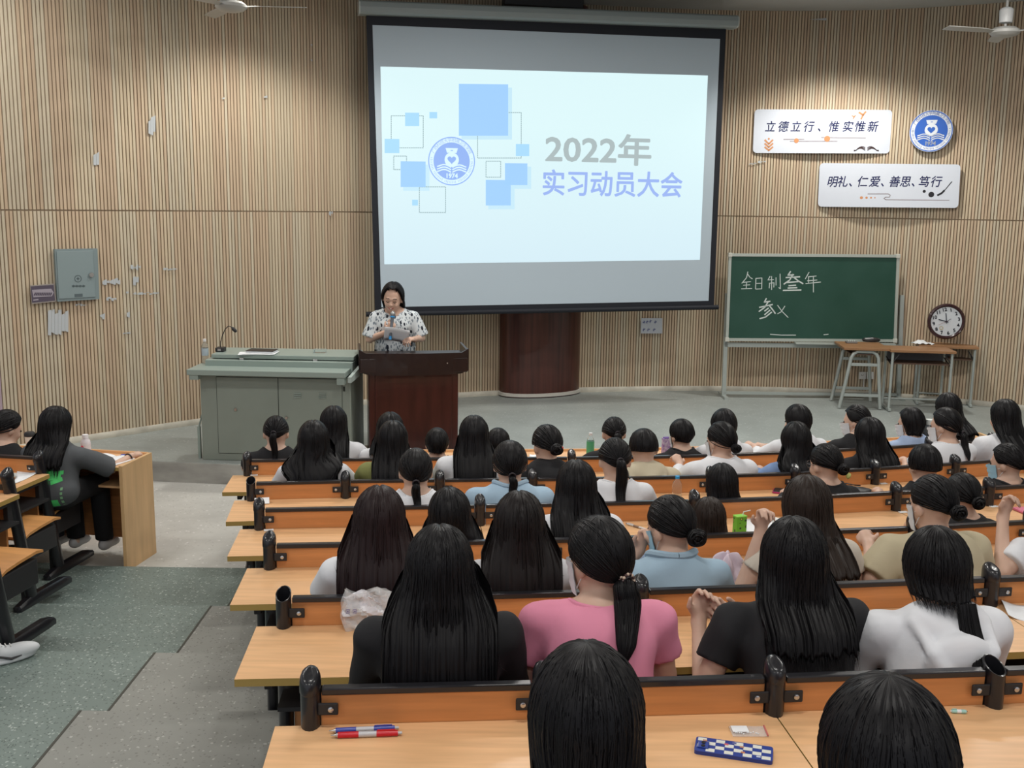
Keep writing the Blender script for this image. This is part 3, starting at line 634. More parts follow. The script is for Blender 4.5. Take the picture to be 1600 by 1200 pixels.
for ox, oy in ((1006, 503), (1011, 503), (1016, 502), (1024, 503), (1006, 515), (1013, 515), (1022, 515)):
    rr = random.Random(ox+oy)
    line(fr, b, [L2(ox-2, oy), L2(ox+2, oy+rr.uniform(-1, 1))], .006, .003, .0004); line(fr, b, [L2(ox, oy-2.4), L2(ox+rr.uniform(-1.5, 1), oy+2.4)], .006, .003, .0004); line(fr, b, [L2(ox-2, oy+2), L2(ox+2, oy-1.5)], .005, .003, .0004)
bld(b, 'handwriting', cm('blue_pen', (.06, .08, .25), .6), t)
# peeled paint patches on the slats
fr = wallframe(170, 450, .0); pm = cm('torn_paper_residue', (.47, .50, .52), .9); rr = random.Random(4); b = MB()
def patch(x0, y0, x1, y1, n, jag):
    fr = wallframe((x0+x1)/2, (y0+y1)/2, -.001); w = (x1-x0)/n
    for i in range(n):
        a = x0+i*w; c = a+w*.95; top = y0+rr.random()*jag; bot = y1-rr.random()*jag
        fr.poly(b, [(a, top+rr.random()*3), (c, top), (c, bot), (a, bot-rr.random()*3)], .0012, .002)
for q in ((75, 482, 107, 525, 6, 9), (160, 434, 188, 446, 8, 4), (166, 462, 182, 471, 4, 4), (204, 413, 220, 424, 4, 5), (208, 430, 217, 447, 2, 6), (208, 456, 249, 461, 8, 3), (255, 418, 277, 423, 6, 2), (118, 475, 138, 477, 5, 1), (156, 488, 164, 499, 2, 4), (198, 484, 203, 497, 1, 3), (192, 516, 204, 523, 2, 4), (197, 455, 201, 459, 1, 1), (232, 180, 243, 216, 3, 12), (146, 235, 155, 262, 2, 9), (1265, 28, 1293, 32, 1, 0), (1170, 254, 1182, 258, 3, 2), (1184, 250, 1197, 256, 3, 4), (514, 328, 520, 338, 2, 4), (485, 68, 488, 73, 1, 1), (485, 92, 488, 97, 1, 1), (347, 152, 351, 155, 1, 0), (412, 149, 418, 153, 1, 0)): patch(*q)
o = b.build('residue', pm, wall_o); tag(o, kind='stuff')
# ---------------------------------------------------------------- wall socket
fr = wallframe(1353, 587, .012); t = thing('wall_socket', 'white double wall socket with a cord, behind the small desks', 'socket', fr.px(1353, 587))
for x in (1342, 1354):
    b = MB(); fr.poly(b, [(x, 581), (x+11, 581), (x+11, 592), (x, 592)], .012); bld(b, 'socket_plate', M['white'], t, bevel=.002)
    b = MB(); q = fr.loc(fr.px(x+5.5, 586)); line(fr, b, [(q[0]-.012, q[1]+.006), (q[0]-.004, q[1]-.006)], .005, .012); line(fr, b, [(q[0]+.012, q[1]+.006), (q[0]+.004, q[1]-.006)], .005, .012); bld(b, 'slot', M['blackm'], t)
b = MB(); p0, p1 = fr.px(1350, 592, .01), fr.px(1349, 609, .02); b.tube([p0, p1], .008, 6); bld(b, 'cord', M['white'], t)
# ---------------------------------------------------------------- chalkboard on stand
A0 = atz(1128, 620, 0); B0 = atz(1391, 622, 0); B0 = A0+(B0-A0).normalized()*(B0-A0).length
fc = FR((A0.x, A0.y, 1), (B0.x-A0.x, B0.y-A0.y, 0)); t = thing('chalkboard', 'green chalkboard with white chalk characters on a pale metal stand', 'chalkboard', (A0.x, A0.y, 0))
def bar(fr, name, x0, y0, x1, y1, w, dp, m, off=0, par=None):
    a, c = fr.px(x0, y0, off), fr.px(x1, y1, off); d = (c-a).normalized(); q = fr.n.cross(d)*w/2; b = MB()
    b.loft([[p-q, p+q, p+q+fr.n*dp, p-q+fr.n*dp] for p in (a, c)]); return bld(b, name, m, par)
bar(fc, 'post', 1135.5, 458, 1130, 619, .05, .04, M['steel'], 0, t); bar(fc, 'post', 1408, 461, 1402, 621, .05, .04, M['steel'], 0, t)
bar(fc, 'crossbar', 1131, 538, 1404, 541, .055, .04, M['steel'], 0, t); bar(fc, 'crossbar', 1130, 613, 1402, 616, .035, .04, M['steel'], 0, t)
for x, y in ((1130, 619), (1402, 621)):
    p = fc.px(x, y); b = MB(); b.box((p.x, p.y+.0, .015), (.05, .42, .03)); bld(b, 'stand_foot', M['steel'], t)
bb4 = [(1140, 398), (1402, 400), (1397, 532), (1135, 530)]
b = MB(); fc.poly(b, bb4, .02, .05); bo = bld(b, 'board_face', M['board'], t)
for i in range(4):
    a, c = bb4[i], bb4[(i+1) % 4]; bar(fc, 'frame_bar', a[0], a[1], c[0], c[1], .035, .035, M['alu'], .05, t)
for a in bb4:
    p = fc.px(a[0], a[1], .052); b = MB(); b.box(p+fc.n*.02, (.05, .05, .05), math.atan2(fc.r.y, fc.r.x)); bld(b, 'frame_corner', cm('frame_corner', (.58, .58, .52), .5), t, bevel=.006)
bar(fc, 'chalk_tray', 1240, 535, 1395, 537, .02, .10, M['alu'], .05, t)
def chalk(strokes, w):
    b = MB()
    for s in strokes: line(fc, b, [fc.loc(fc.px(1100+x/3.2, 360+y/3.2)) for x, y in s], w, .0705, .0006)
    return tag(bld(b, 'chalk_writing', M['chalk'], t), kind='stuff')
# strokes read off the board, in a 3.2x enlarged frame
chalk([[(212, 205), (205, 235), (182, 262)], [(210, 215), (222, 232), (234, 240)], [(186, 258), (226, 254)], [(206, 256), (204, 288)], [(190, 272), (222, 270)], [(180, 290), (232, 288)],
  [(252, 240), (250, 290)], [(252, 238), (282, 236), (281, 290)], [(252, 263), (280, 262)], [(252, 291), (280, 290)],
  [(322, 228), (312, 246)], [(312, 246), (340, 244)], [(318, 262), (342, 260), (341, 282)], [(320, 262), (318, 286)], [(330, 228), (330, 294)], [(352, 234), (352, 272)], [(372, 216), (374, 290), (366, 284)],
  [(516, 208), (498, 240)], [(512, 230), (552, 226)], [(508, 250), (556, 246)], [(514, 232), (514, 262)], [(500, 264), (574, 256)], [(538, 228), (538, 306)],
  [(360, 372), (382, 402), (412, 432)], [(396, 376), (378, 404), (360, 414)],
  [(324, 516), (380, 520), (450, 520)], [(590, 518), (612, 516)]], .0095)
chalk([[(424, 204), (412, 222), (440, 220)], [(402, 234), (470, 230)], [(436, 218), (420, 246), (392, 266)], [(440, 232), (462, 250), (486, 264)], [(408, 258), (462, 254)], [(416, 274), (450, 272)], [(412, 286), (456, 284)], [(388, 298), (476, 296)],
  [(304, 338), (294, 356), (322, 352)], [(270, 382), (334, 368)], [(312, 356), (296, 382), (268, 402)], [(318, 372), (340, 400), (348, 412)], [(314, 386), (296, 400)], [(322, 396), (296, 418)], [(330, 406), (300, 430), (272, 438)]], .016)
# ---------------------------------------------------------------- fans
def fan(label, px, py, dist, rod, ang, s=1.0):
    p = aty(px, py, dist); t = thing('ceiling_fan', label, 'ceiling fan', p); fm = cm('fan_paint', (.40, .40, .38), .4)
    b = MB(); b.lathe([(.02, .045), (.10, .04), (.135, .015), (.14, -.01), (.11, -.035), (.05, -.05), (.01, -.052)], n=28); b.build('motor', fm, t, smooth=True)
    b = MB(); b.tube([(0, 0, .04), (0, 0, CZ-p.z)], .014, 10); b.build('rod', fm, t, smooth=True)
    b = MB(); b.lathe([(.02, .08), (.06, .085), (.065, .20), (.05, .22), (.015, .23)], n=20); b.build('rod_cup', cm('fan_cup', (.55, .56, .56), .4), t, smooth=True)
    for i in range(3):
        a = ang+i*2*PI/3; m = Matrix.Rotation(a, 3, 'Z'); b = MB(); rr = []
        for r, w, z in ((.12, .02, -.005), (.2, .03, 0), (.24, .05, 0), (.4, .06, .0), (.62, .055, 0), (.66, .05, 0)):
            rr.append([m @ Vector((r, -w, z-.008)), m @ Vector((r, w, z+.010)), m @ Vector((r, w, z+.015)), m @ Vector((r, -w, z-.003))])
        b.loft(rr); b.build('blade', fm, t, smooth=True)
    return t
fan('pale ceiling fan at the top left, seen from below in front of the slats', 361, 10, 9.6, .5, math.radians(2))
fan('pale ceiling fan at the top right with its rod hanging from the ceiling', 1570, 50, 10.4, .5, math.radians(75))
# ---------------------------------------------------------------- figures: distance fields turned into one surface
class Field:
    def __init__(s, lo, hi, h):
        s.lo = np.array(lo, np.float32); s.h = h; s.n = np.ceil((np.array(hi)-s.lo)/h).astype(int)+1
        s.D = np.full(s.n, .2, np.float32); s.ax = [s.lo[i]+h*np.arange(s.n[i], dtype=np.float32) for i in range(3)]
    def sub(s, lo, hi, pad):
        i0 = [max(0, int((lo[i]-pad-s.lo[i])/s.h)) for i in range(3)]; i1 = [min(s.n[i], int((hi[i]+pad-s.lo[i])/s.h)+2) for i in range(3)]
        if any(i1[i] <= i0[i] for i in range(3)): return None
        sl = tuple(slice(a, b) for a, b in zip(i0, i1)); return sl, [s.ax[0][sl[0]][:, None, None], s.ax[1][sl[1]][None, :, None], s.ax[2][sl[2]][None, None, :]]
    def put(s, sl, d, k, sub=False):
        A = s.D[sl]
        if sub: s.D[sl] = np.maximum(A, -d); return
        if k <= 0: s.D[sl] = np.minimum(A, d); return
        hh = np.clip(.5+.5*(A-d)/k, 0, 1); s.D[sl] = A*(1-hh)+d*hh-k*hh*(1-hh)
    def caps(s, a, b, ra, rb, k=.02, clip=None, flat=None):
        a = np.array(a, float); b = np.array(b, float); R = max(ra, rb); q = s.sub(np.minimum(a, b)-R, np.maximum(a, b)+R, k+.02)
        if q is None: return s
        sl, (X, Y, Z) = q; ab = b-a; L = float(ab@ab)+1e-9
        px, py, pz = X-a[0], Y-a[1], Z-a[2]; t = np.clip((px*ab[0]+py*ab[1]+pz*ab[2])/L, 0, 1)
        dx, dy, dz = px-ab[0]*t, py-ab[1]*t, pz-ab[2]*t
        if flat is not None: dx, dy, dz = dx*flat[0], dy*flat[1], dz*flat[2]
        d = np.sqrt(dx*dx+dy*dy+dz*dz)-(ra+(rb-ra)*t)
        if clip is not None: c, n = clip; d = np.maximum(d, (X-c[0])*n[0]+(Y-c[1])*n[1]+(Z-c[2])*n[2])
        s.put(sl, d, k); return s
    def ell(s, c, r, k=.02, R=None, sub=False, clip=None):
        m = max(r); q = s.sub([v-m for v in c], [v+m for v in c], k+.02)
        if q is None: return s
        sl, (X, Y, Z) = q; x, y, z = X-c[0], Y-c[1], Z-c[2]
        if R is not None:
            x, y, z = (R[0][0]*x+R[1][0]*y+R[2][0]*z), (R[0][1]*x+R[1][1]*y+R[2][1]*z), (R[0][2]*x+R[1][2]*y+R[2][2]*z)
        a, b, c_ = x/r[0], y/r[1], z/r[2]; k0 = np.sqrt(a*a+b*b+c_*c_)+1e-6; a, b, c_ = a/r[0], b/r[1], c_/r[2]; k1 = np.sqrt(a*a+b*b+c_*c_)+1e-6
        d = k0*(k0-1)/k1
        if clip is not None: cc, n = clip; d = np.maximum(d, (X-cc[0])*n[0]+(Y-cc[1])*n[1]+(Z-cc[2])*n[2])
        s.put(sl, d.astype(np.float32), k, sub); return s
    def wrinkle(s, amp, f, seed=0, zlim=None):
        X, Y, Z = s.ax[0][:, None, None], s.ax[1][None, :, None], s.ax[2][None, None, :]; r = np.random.default_rng(seed)
        for i in range(4):
            d = r.normal(size=3); d /= np.linalg.norm(d); d[2] *= .6; ff = f*(.6+r.random()); ph = r.random()*6
            s.D += (amp*.5*np.sin((X*d[0]+Y*d[1]+Z*d[2])*ff+ph+1.5*np.sin(Z*f*.3+X*f*.21+i))).astype(np.float32)
        return s
    def mesh(s):
        D = s.D; D[0] = D[-1] = .1; D[:, 0] = D[:, -1] = .1; D[:, :, 0] = D[:, :, -1] = .1
        I = D < 0; nx, ny, nz = D.shape; cnt = np.zeros((nx-1, ny-1, nz-1), np.int8)
        for i in (0, 1):
            for j in (0, 1):
                for k in (0, 1): cnt += I[i:nx-1+i, j:ny-1+j, k:nz-1+k]
        act = (cnt > 0) & (cnt < 8); C = np.argwhere(act); idx = np.full(act.shape, -1, np.int32); idx[act] = np.arange(len(C)); acc = np.zeros((len(C), 3)); w = np.zeros(len(C))
        cor = [(i, j, k) for i in (0, 1) for j in (0, 1) for k in (0, 1)]
        val = {c: D[C[:, 0]+c[0], C[:, 1]+c[1], C[:, 2]+c[2]] for c in cor}
        for a in cor:
            for ax in range(3):
                if a[ax]: continue
                b = list(a); b[ax] = 1; b = tuple(b); va, vb = val[a], val[b]; m = (va < 0) != (vb < 0); t = va[m]/(va[m]-vb[m]); p = np.tile(np.array(a, float), (m.sum(), 1)); p[:, ax] += t
                acc[m] += p; w[m] += 1
        V = (C+acc/w[:, None])*s.h+s.lo; Fs = []
        for ax in range(3):
            u, v = (ax+1) % 3, (ax+2) % 3; sa = [slice(None)]*3; sb = [slice(None)]*3; sa[ax] = slice(0, -1); sb[ax] = slice(1, None)
            A, B = I[tuple(sa)], I[tuple(sb)]; E = np.argwhere(A != B); inside = A[tuple(E.T)]
            q = []
            for du, dv in ((-1, -1), (0, -1), (0, 0), (-1, 0)):
                e = E.copy(); e[:, u] += du; e[:, v] += dv; q.append(idx[e[:, 0], e[:, 1], e[:, 2]])
            q = np.stack(q, 1); q[~inside] = q[~inside][:, ::-1]; Fs.append(q)
        Fa = np.concatenate(Fs)
        # one smoothing pass
        e = np.concatenate([Fa[:, [0, 1]], Fa[:, [1, 2]], Fa[:, [2, 3]], Fa[:, [3, 0]]]); S = np.zeros_like(V); n = np.zeros(len(V))
        for c in range(3): S[:, c] = np.bincount(e[:, 0], V[e[:, 1], c], len(V))+np.bincount(e[:, 1], V[e[:, 0], c], len(V))
        n = np.bincount(e[:, 0], minlength=len(V))+np.bincount(e[:, 1], minlength=len(V)); V = V*.55+.45*S/np.maximum(n, 1)[:, None]
        return V, Fa

from mathutils.bvhtree import BVHTree
def v3(*a): return np.array(a, float)
def unit(a): return a/(np.linalg.norm(a)+1e-9)
M['skin'] = mat('skin', (.60, .395, .30), .5, noise=((9, 9, 9), .08)); M['skin'].node_tree.nodes['Principled BSDF'].inputs['Subsurface Weight'].default_value = .05
M['skin_f'] = M['skin']
M['hair_tie'] = mat('dark_band', (.02, .015, .02), .5)
def hairmat(name, col, rough=.44):
    m = bpy.data.materials.new(name); m.use_nodes = True; nt = m.node_tree; b = nt.nodes['Principled BSDF']; N = nt.nodes.new; L = nt.links.new
    uv = N('ShaderNodeUVMap'); mp = N('ShaderNodeMapping'); mp.inputs['Scale'].default_value = (170, 3, 1); L(uv.outputs[0], mp.inputs[0]); n = N('ShaderNodeTexNoise'); n.inputs['Scale'].default_value = 1; n.inputs['Detail'].default_value = 3; L(mp.outputs[0], n.inputs[0])
    r = N('ShaderNodeValToRGB'); L(n.outputs[0], r.inputs[0]); r.color_ramp.elements[0].position = .3; r.color_ramp.elements[1].position = .75
    r.color_ramp.elements[0].color = (*[v*.8 for v in col], 1); r.color_ramp.elements[1].color = (*[v*1.2 for v in col], 1); L(r.outputs[0], b.inputs['Base Color'])
    bp = N('ShaderNodeBump'); bp.inputs['Strength'].default_value = .16; bp.inputs['Distance'].default_value = .002; L(n.outputs[0], bp.inputs['Height']); L(bp.outputs[0], b.inputs['Normal'])
    b.inputs['Roughness'].default_value = rough; b.inputs['Specular IOR Level'].default_value = .18; return m
M['hair_black'] = hairmat('hair_black', (.0055, .005, .006)); M['hair_soft'] = hairmat('hair_soft_black', (.010, .0075, .0075)); M['hair_brown'] = hairmat('hair_brown', (.020, .013, .010))
M['hair_red'] = hairmat('hair_reddish', (.017, .009, .0095)); M['lips'] = mat('lips', (.42, .10, .09), .4); M['eye'] = mat('eye_dark', (.01, .008, .008), .2); M['mask'] = mat('face_mask', (.66, .70, .74), .7)
M['mask_blue'] = mat('face_mask_blue', (.35, .60, .74), .7)
def rotm(yaw, pitch, roll=0):
    """head matrix (columns = local axes): yaw left positive, pitch forward(down) positive"""
    m = Matrix.Rotation(yaw, 3, 'Z') @ Matrix.Rotation(-pitch, 3, 'X') @ Matrix.Rotation(roll, 3, 'Y'); return np.array(m)
class Pose:
    """local frame: floor below the hips is the origin, +y is where the figure faces"""
    def __init__(s, zt=1.22, lean=.10, yaw=0, pitch=.12, roll=0, sx=0, stand=False, headx=0, k=1.0):
        s.stand = stand; s.hip = .86 if stand else .52; s.k = k
        s.Rh = rotm(yaw, pitch, roll); nl = zt-s.hip-.262; s.N = v3(sx, lean, s.hip+nl); s.nl = nl
        s.H = s.N+v3(headx, .025+.05*math.sin(pitch), .135)
        s.S = [s.N+v3(-.168*k, -.005, -.058), s.N+v3(.168*k, -.005, -.058)]; s.pel = v3(0, 0, s.hip+.02)
        s.arms = [None, None]
    def tor(s, f): return s.pel*(1-f)+s.N*f
    def hl(s, x, y, z): return s.H+s.Rh@v3(x, y, z)
    def yb(s, z):
        f = (z-s.pel[2])/max(.05, s.N[2]-s.pel[2]); f = np.clip(f, 0, 1.02); return s.pel[1]*(1-f)+s.N[1]*f
def _back(s, z):
    z = np.asarray(z, float)
    return np.interp(z, s.prof[0], s.prof[1]) if hasattr(s, 'prof') else s.yb(z)-.122*s.k
def _setprof(s, V):
    zs = np.arange(.47, s.N[2]-.03, .03); m = np.abs(V[:, 0]-s.N[0]) < .11; Y = []
    for z in zs: q = m & (np.abs(V[:, 2]-z) < .02); Y.append(V[q, 1].min() if q.any() else s.yb(z)-.12)
    s.prof = (np.append(zs, s.N[2]+.03), np.append(Y, s.N[1]-.085))
Pose.back = _back; Pose.setprof = _setprof
def hand(Fd, W, d, nrm, side, curl=.5, hs=1.0):
    d = unit(np.array(d, float)); nrm = np.array(nrm, float); nrm = unit(nrm-d*(nrm@d)); l = unit(np.cross(d, nrm))*side    # l towards the thumb
    Fd.caps(W, W+d*.075*hs, .021*hs, .024*hs, .02); Fd.caps(W+d*.045*hs+l*.02, W+d*.078*hs+l*.022, .014*hs, .013*hs, .012); Fd.caps(W+d*.045*hs-l*.022, W+d*.073*hs-l*.026, .014*hs, .012*hs, .012)
    for i, (o, L) in enumerate(((.030, .068), (.011, .076), (-.009, .070), (-.028, .054))):
        a = W+d*.080*hs+l*o*hs; r = .0088 if i < 3 else .0078; th = curl*(.9+.12*i); d1 = d*math.cos(th)-nrm*math.sin(th); th2 = th+curl*1.1; d2 = d*math.cos(th2)-nrm*math.sin(th2); sp = l*(.10*(1.5-i))*(1-curl*.6)
        b = a+unit(d1+sp)*L*.52*hs; c = b+unit(d2+sp*.5)*L*.48*hs; Fd.caps(a, b, r*hs*1.05, r*hs, .004); Fd.caps(b, c, r*hs, r*.86*hs, .003)
    a = W+d*.022*hs+l*.020*hs; b = a+unit(d*.55+l*.75-nrm*.25)*.036*hs; c = b+unit(d*.85+l*.25-nrm*.35*curl)*.030*hs; Fd.caps(a, b, .0125*hs, .0105*hs, .01); Fd.caps(b, c, .0105*hs, .0085*hs, .004)
def body(P, h=.009, curl=(.6, .6), face=1):
    z0 = 0; xs = [p[0] for a in P.arms for p in a[:2]]; ys = [p[1] for a in P.arms for p in a[:2]]; zs = [p[2] for a in P.arms for p in a[:2]]
    lo = (min(-.26, min(xs)-.13), min(-.2, min(ys)-.12, P.H[1]-.14), -.01); hi = (max(.26, max(xs)+.13), max(.2 if P.stand else .66, max(ys)+.17, P.H[1]+.16), max(P.H[2]+.15, max(zs)+.15))
    Fd = Field(lo, hi, h); k = P.k
    Fd.ell(P.pel, (.160*k, .112*k, .115), .04); Fd.ell(P.tor(.36), (.128*k, .092*k, .14), .05); Fd.ell(P.tor(.68)+v3(0, .004, 0), (.142*k, .098*k, .155), .05)
    Fd.caps(P.N+v3(-.12*k, -.008, -.065), P.N+v3(.12*k, -.008, -.065), .048, .048, .05)
    Fd.caps(P.N+v3(0, -.016, -.05), P.hl(0, -.022, -.055), .056, .045, .035)
    for s in (-1, 1): Fd.caps(P.N+v3(s*.02, -.018, .0), P.N+v3(s*.12*k, -.012, -.045), .034, .036, .04); Fd.ell(P.tor(.72)+v3(s*.062, .075, -.02), (.055, .042, .055), .03)
    for i, s in enumerate((-1, 1)):
        E, Wr = P.arms[i][0], P.arms[i][1]; S = P.S[i]; Fd.caps(S, E, .046*k, .034, .03); Fd.caps(E, Wr, .035, .0235, .012)
        dr = P.arms[i][2] if len(P.arms[i]) > 2 else unit(Wr-E); nr = P.arms[i][3] if len(P.arms[i]) > 3 else (0, 0, 1); hand(Fd, Wr, dr, nr, -s, curl[i])
    if P.stand:
        for s in (-1, 1): Fd.caps(v3(s*.085, 0, .86), v3(s*.09, .01, .46), .085, .052, .04); Fd.caps(v3(s*.09, .01, .46), v3(s*.09, -.01, .09), .05, .034, .02); Fd.caps(v3(s*.09, -.02, .045), v3(s*.10, .12, .035), .035, .030, .02)
    else:
        for s in (-1, 1): Fd.caps(v3(s*.085, .02, .52), v3(s*.11, .41, .51), .080, .055, .04); Fd.caps(v3(s*.11, .41, .50), v3(s*.11, .44, .10), .052, .034, .02); Fd.caps(v3(s*.11, .42, .05), v3(s*.12, .56, .035), .035, .028, .02)
    R = P.Rh; Fd.ell(P.hl(0, -.012, .018), (.079, .094, .100), .02, R); Fd.ell(P.hl(0, .018, -.042), (.064, .072, .080), .03, R); Fd.ell(P.hl(0, .050, -.092), (.030, .028, .024), .03, R)
    for s in (-1, 1):
        Fd.ell(P.hl(s*.083, -.008, -.018), (.012, .020, .031), .006, R); Fd.ell(P.hl(s*.032, .072, -.038), (.024, .016, .020), .02, R)
    if face:
        for s in (-1, 1): Fd.ell(P.hl(s*.031, .091, -.003), (.017, .010, .009), .0, R, sub=True)
        Fd.caps(P.hl(0, .080, .004), P.hl(0, .098, -.030), .008, .0125, .010); Fd.ell(P.hl(0, .096, -.034), (.018, .010, .009), .008, R); Fd.ell(P.hl(0, .083, -.062), (.024, .010, .009), .012, R)
        Fd.caps(P.hl(-.036, .078, .017), P.hl(.036, .078, .017), .010, .010, .014)
    return Fd.mesh()
def clothes(P, h=.011, sleeve=.55, hem=None, loose=.012, neck=0, seed=0, hood=False, cuffr=.012, wr=.003):
    """shirt: inflated torso and sleeves, cut at neckline, sleeve end and hem"""
    k = P.k; xs = [p[0] for a in P.arms for p in a[:2]]; ys = [p[1] for a in P.arms for p in a[:2]]
    zb = (.80 if P.stand else .47) if hem is None else hem
    lo = (min(-.27, min(xs)-.08), min(-.22, P.N[1]-.25), zb-.02); hi = (max(.27, max(xs)+.08), max(.24, max(ys)+.08), P.N[2]+.10); Fd = Field(lo, hi, h); q = loose
    Fd.ell(P.pel+v3(0, 0, .02), (.165*k+q, .122*k+q, .14), .05); Fd.ell(P.tor(.36), (.138*k+q, .100*k+q, .16), .06); Fd.ell(P.tor(.68)+v3(0, .004, 0), (.150*k+q*.8, .106*k+q*.8, .165), .05)
    Fd.caps(P.N+v3(-.125*k, -.008, -.068), P.N+v3(.125*k, -.008, -.068), .050+q*.5, .050+q*.5, .04)
    for s in (-1, 1): Fd.caps(P.N+v3(s*.045, -.014, -.018), P.N+v3(s*.125*k, -.010, -.050), .036+q*.3, .040+q*.4, .03); Fd.ell(P.tor(.72)+v3(s*.062, .075, -.02), (.06+q*.5, .045+q*.5, .06), .03)
    for i, s in enumerate((-1, 1)):
        S, E, Wr = P.S[i], P.arms[i][0], P.arms[i][1]
        if sleeve <= 1: e = S+(E-S)*sleeve; Fd.caps(S, e+(E-S)*.15, .052*k+q*.6, .046+q+cuffr*.6, .03, clip=(e, unit(E-S)))
        else:
            Fd.caps(S, E, .052*k+q*.6, .042+q*.6, .03); e = E+(Wr-E)*(sleeve-1); Fd.caps(E, e+(Wr-E)*.1, .041+q*.6, .032+q*.5, .02, clip=(e, unit(Wr-E)))
    if hood:
        for a in np.linspace(-2.3, 2.3, 12):
            c = P.N+v3(math.sin(a)*.085, -.035-.055*math.cos(a)-.02, .005+.012*math.cos(a)-.045*max(0, math.cos(a))); Fd.ell(c, (.038, .036, .034), .03)
        bk = lambda dz, e: v3(P.N[0], float(P.back(P.N[2]+dz))+e, P.N[2]+dz)
        c0 = bk(-.09, .012); Fd.ell(c0, (.115, .040, .085), .02)
        for sd in (-1, 1):
            q = [bk(.0, -.0)+v3(sd*.115, .03, 0), bk(-.06, -.008)+v3(sd*.095, 0, 0), bk(-.13, -.016)+v3(sd*.055, 0, 0), bk(-.165, -.018)]
            for i in range(3): Fd.caps(q[i], q[i+1], .020, .022, .006)
    if wr: Fd.wrinkle(wr, 42, seed)
    X, Y, Z = Fd.ax[0][:, None, None], Fd.ax[1][None, :, None], Fd.ax[2][None, None, :]
    Fd.D = np.maximum(Fd.D, (zb-Z).astype(np.float32))
    r = np.sqrt((X-P.N[0])**2+((Y-P.N[1]+.0)*.95)**2); tilt = Z+(Y-P.N[1])*.25
    Fd.D = np.maximum(Fd.D, np.minimum((tilt-(P.N[2]-.022+neck)), (.066-r)+.02).astype(np.float32)) if not hood else Fd.D
    return Fd.mesh()
def trousers(P, h=.013):
    if P.stand:
        Fd = Field((-.26, -.2, .05), (.26, .22, .98), h); Fd.ell(P.pel, (.172, .125, .12), .04)
        for s in (-1, 1): Fd.caps(v3(s*.085, 0, .86), v3(s*.09, .01, .46), .095, .07, .03); Fd.caps(v3(s*.09, .01, .46), v3(s*.09, -.01, .05), .07, .062, .02)
    else:
        Fd = Field((-.27, -.17, .07), (.27, .58, .66), h); Fd.ell(P.pel, (.175, .128, .115), .04)
        for s in (-1, 1): Fd.caps(v3(s*.085, .02, .52), v3(s*.11, .41, .51), .092, .070, .04); Fd.caps(v3(s*.11, .41, .50), v3(s*.11, .44, .08), .068, .062, .02)
    return Fd.mesh()
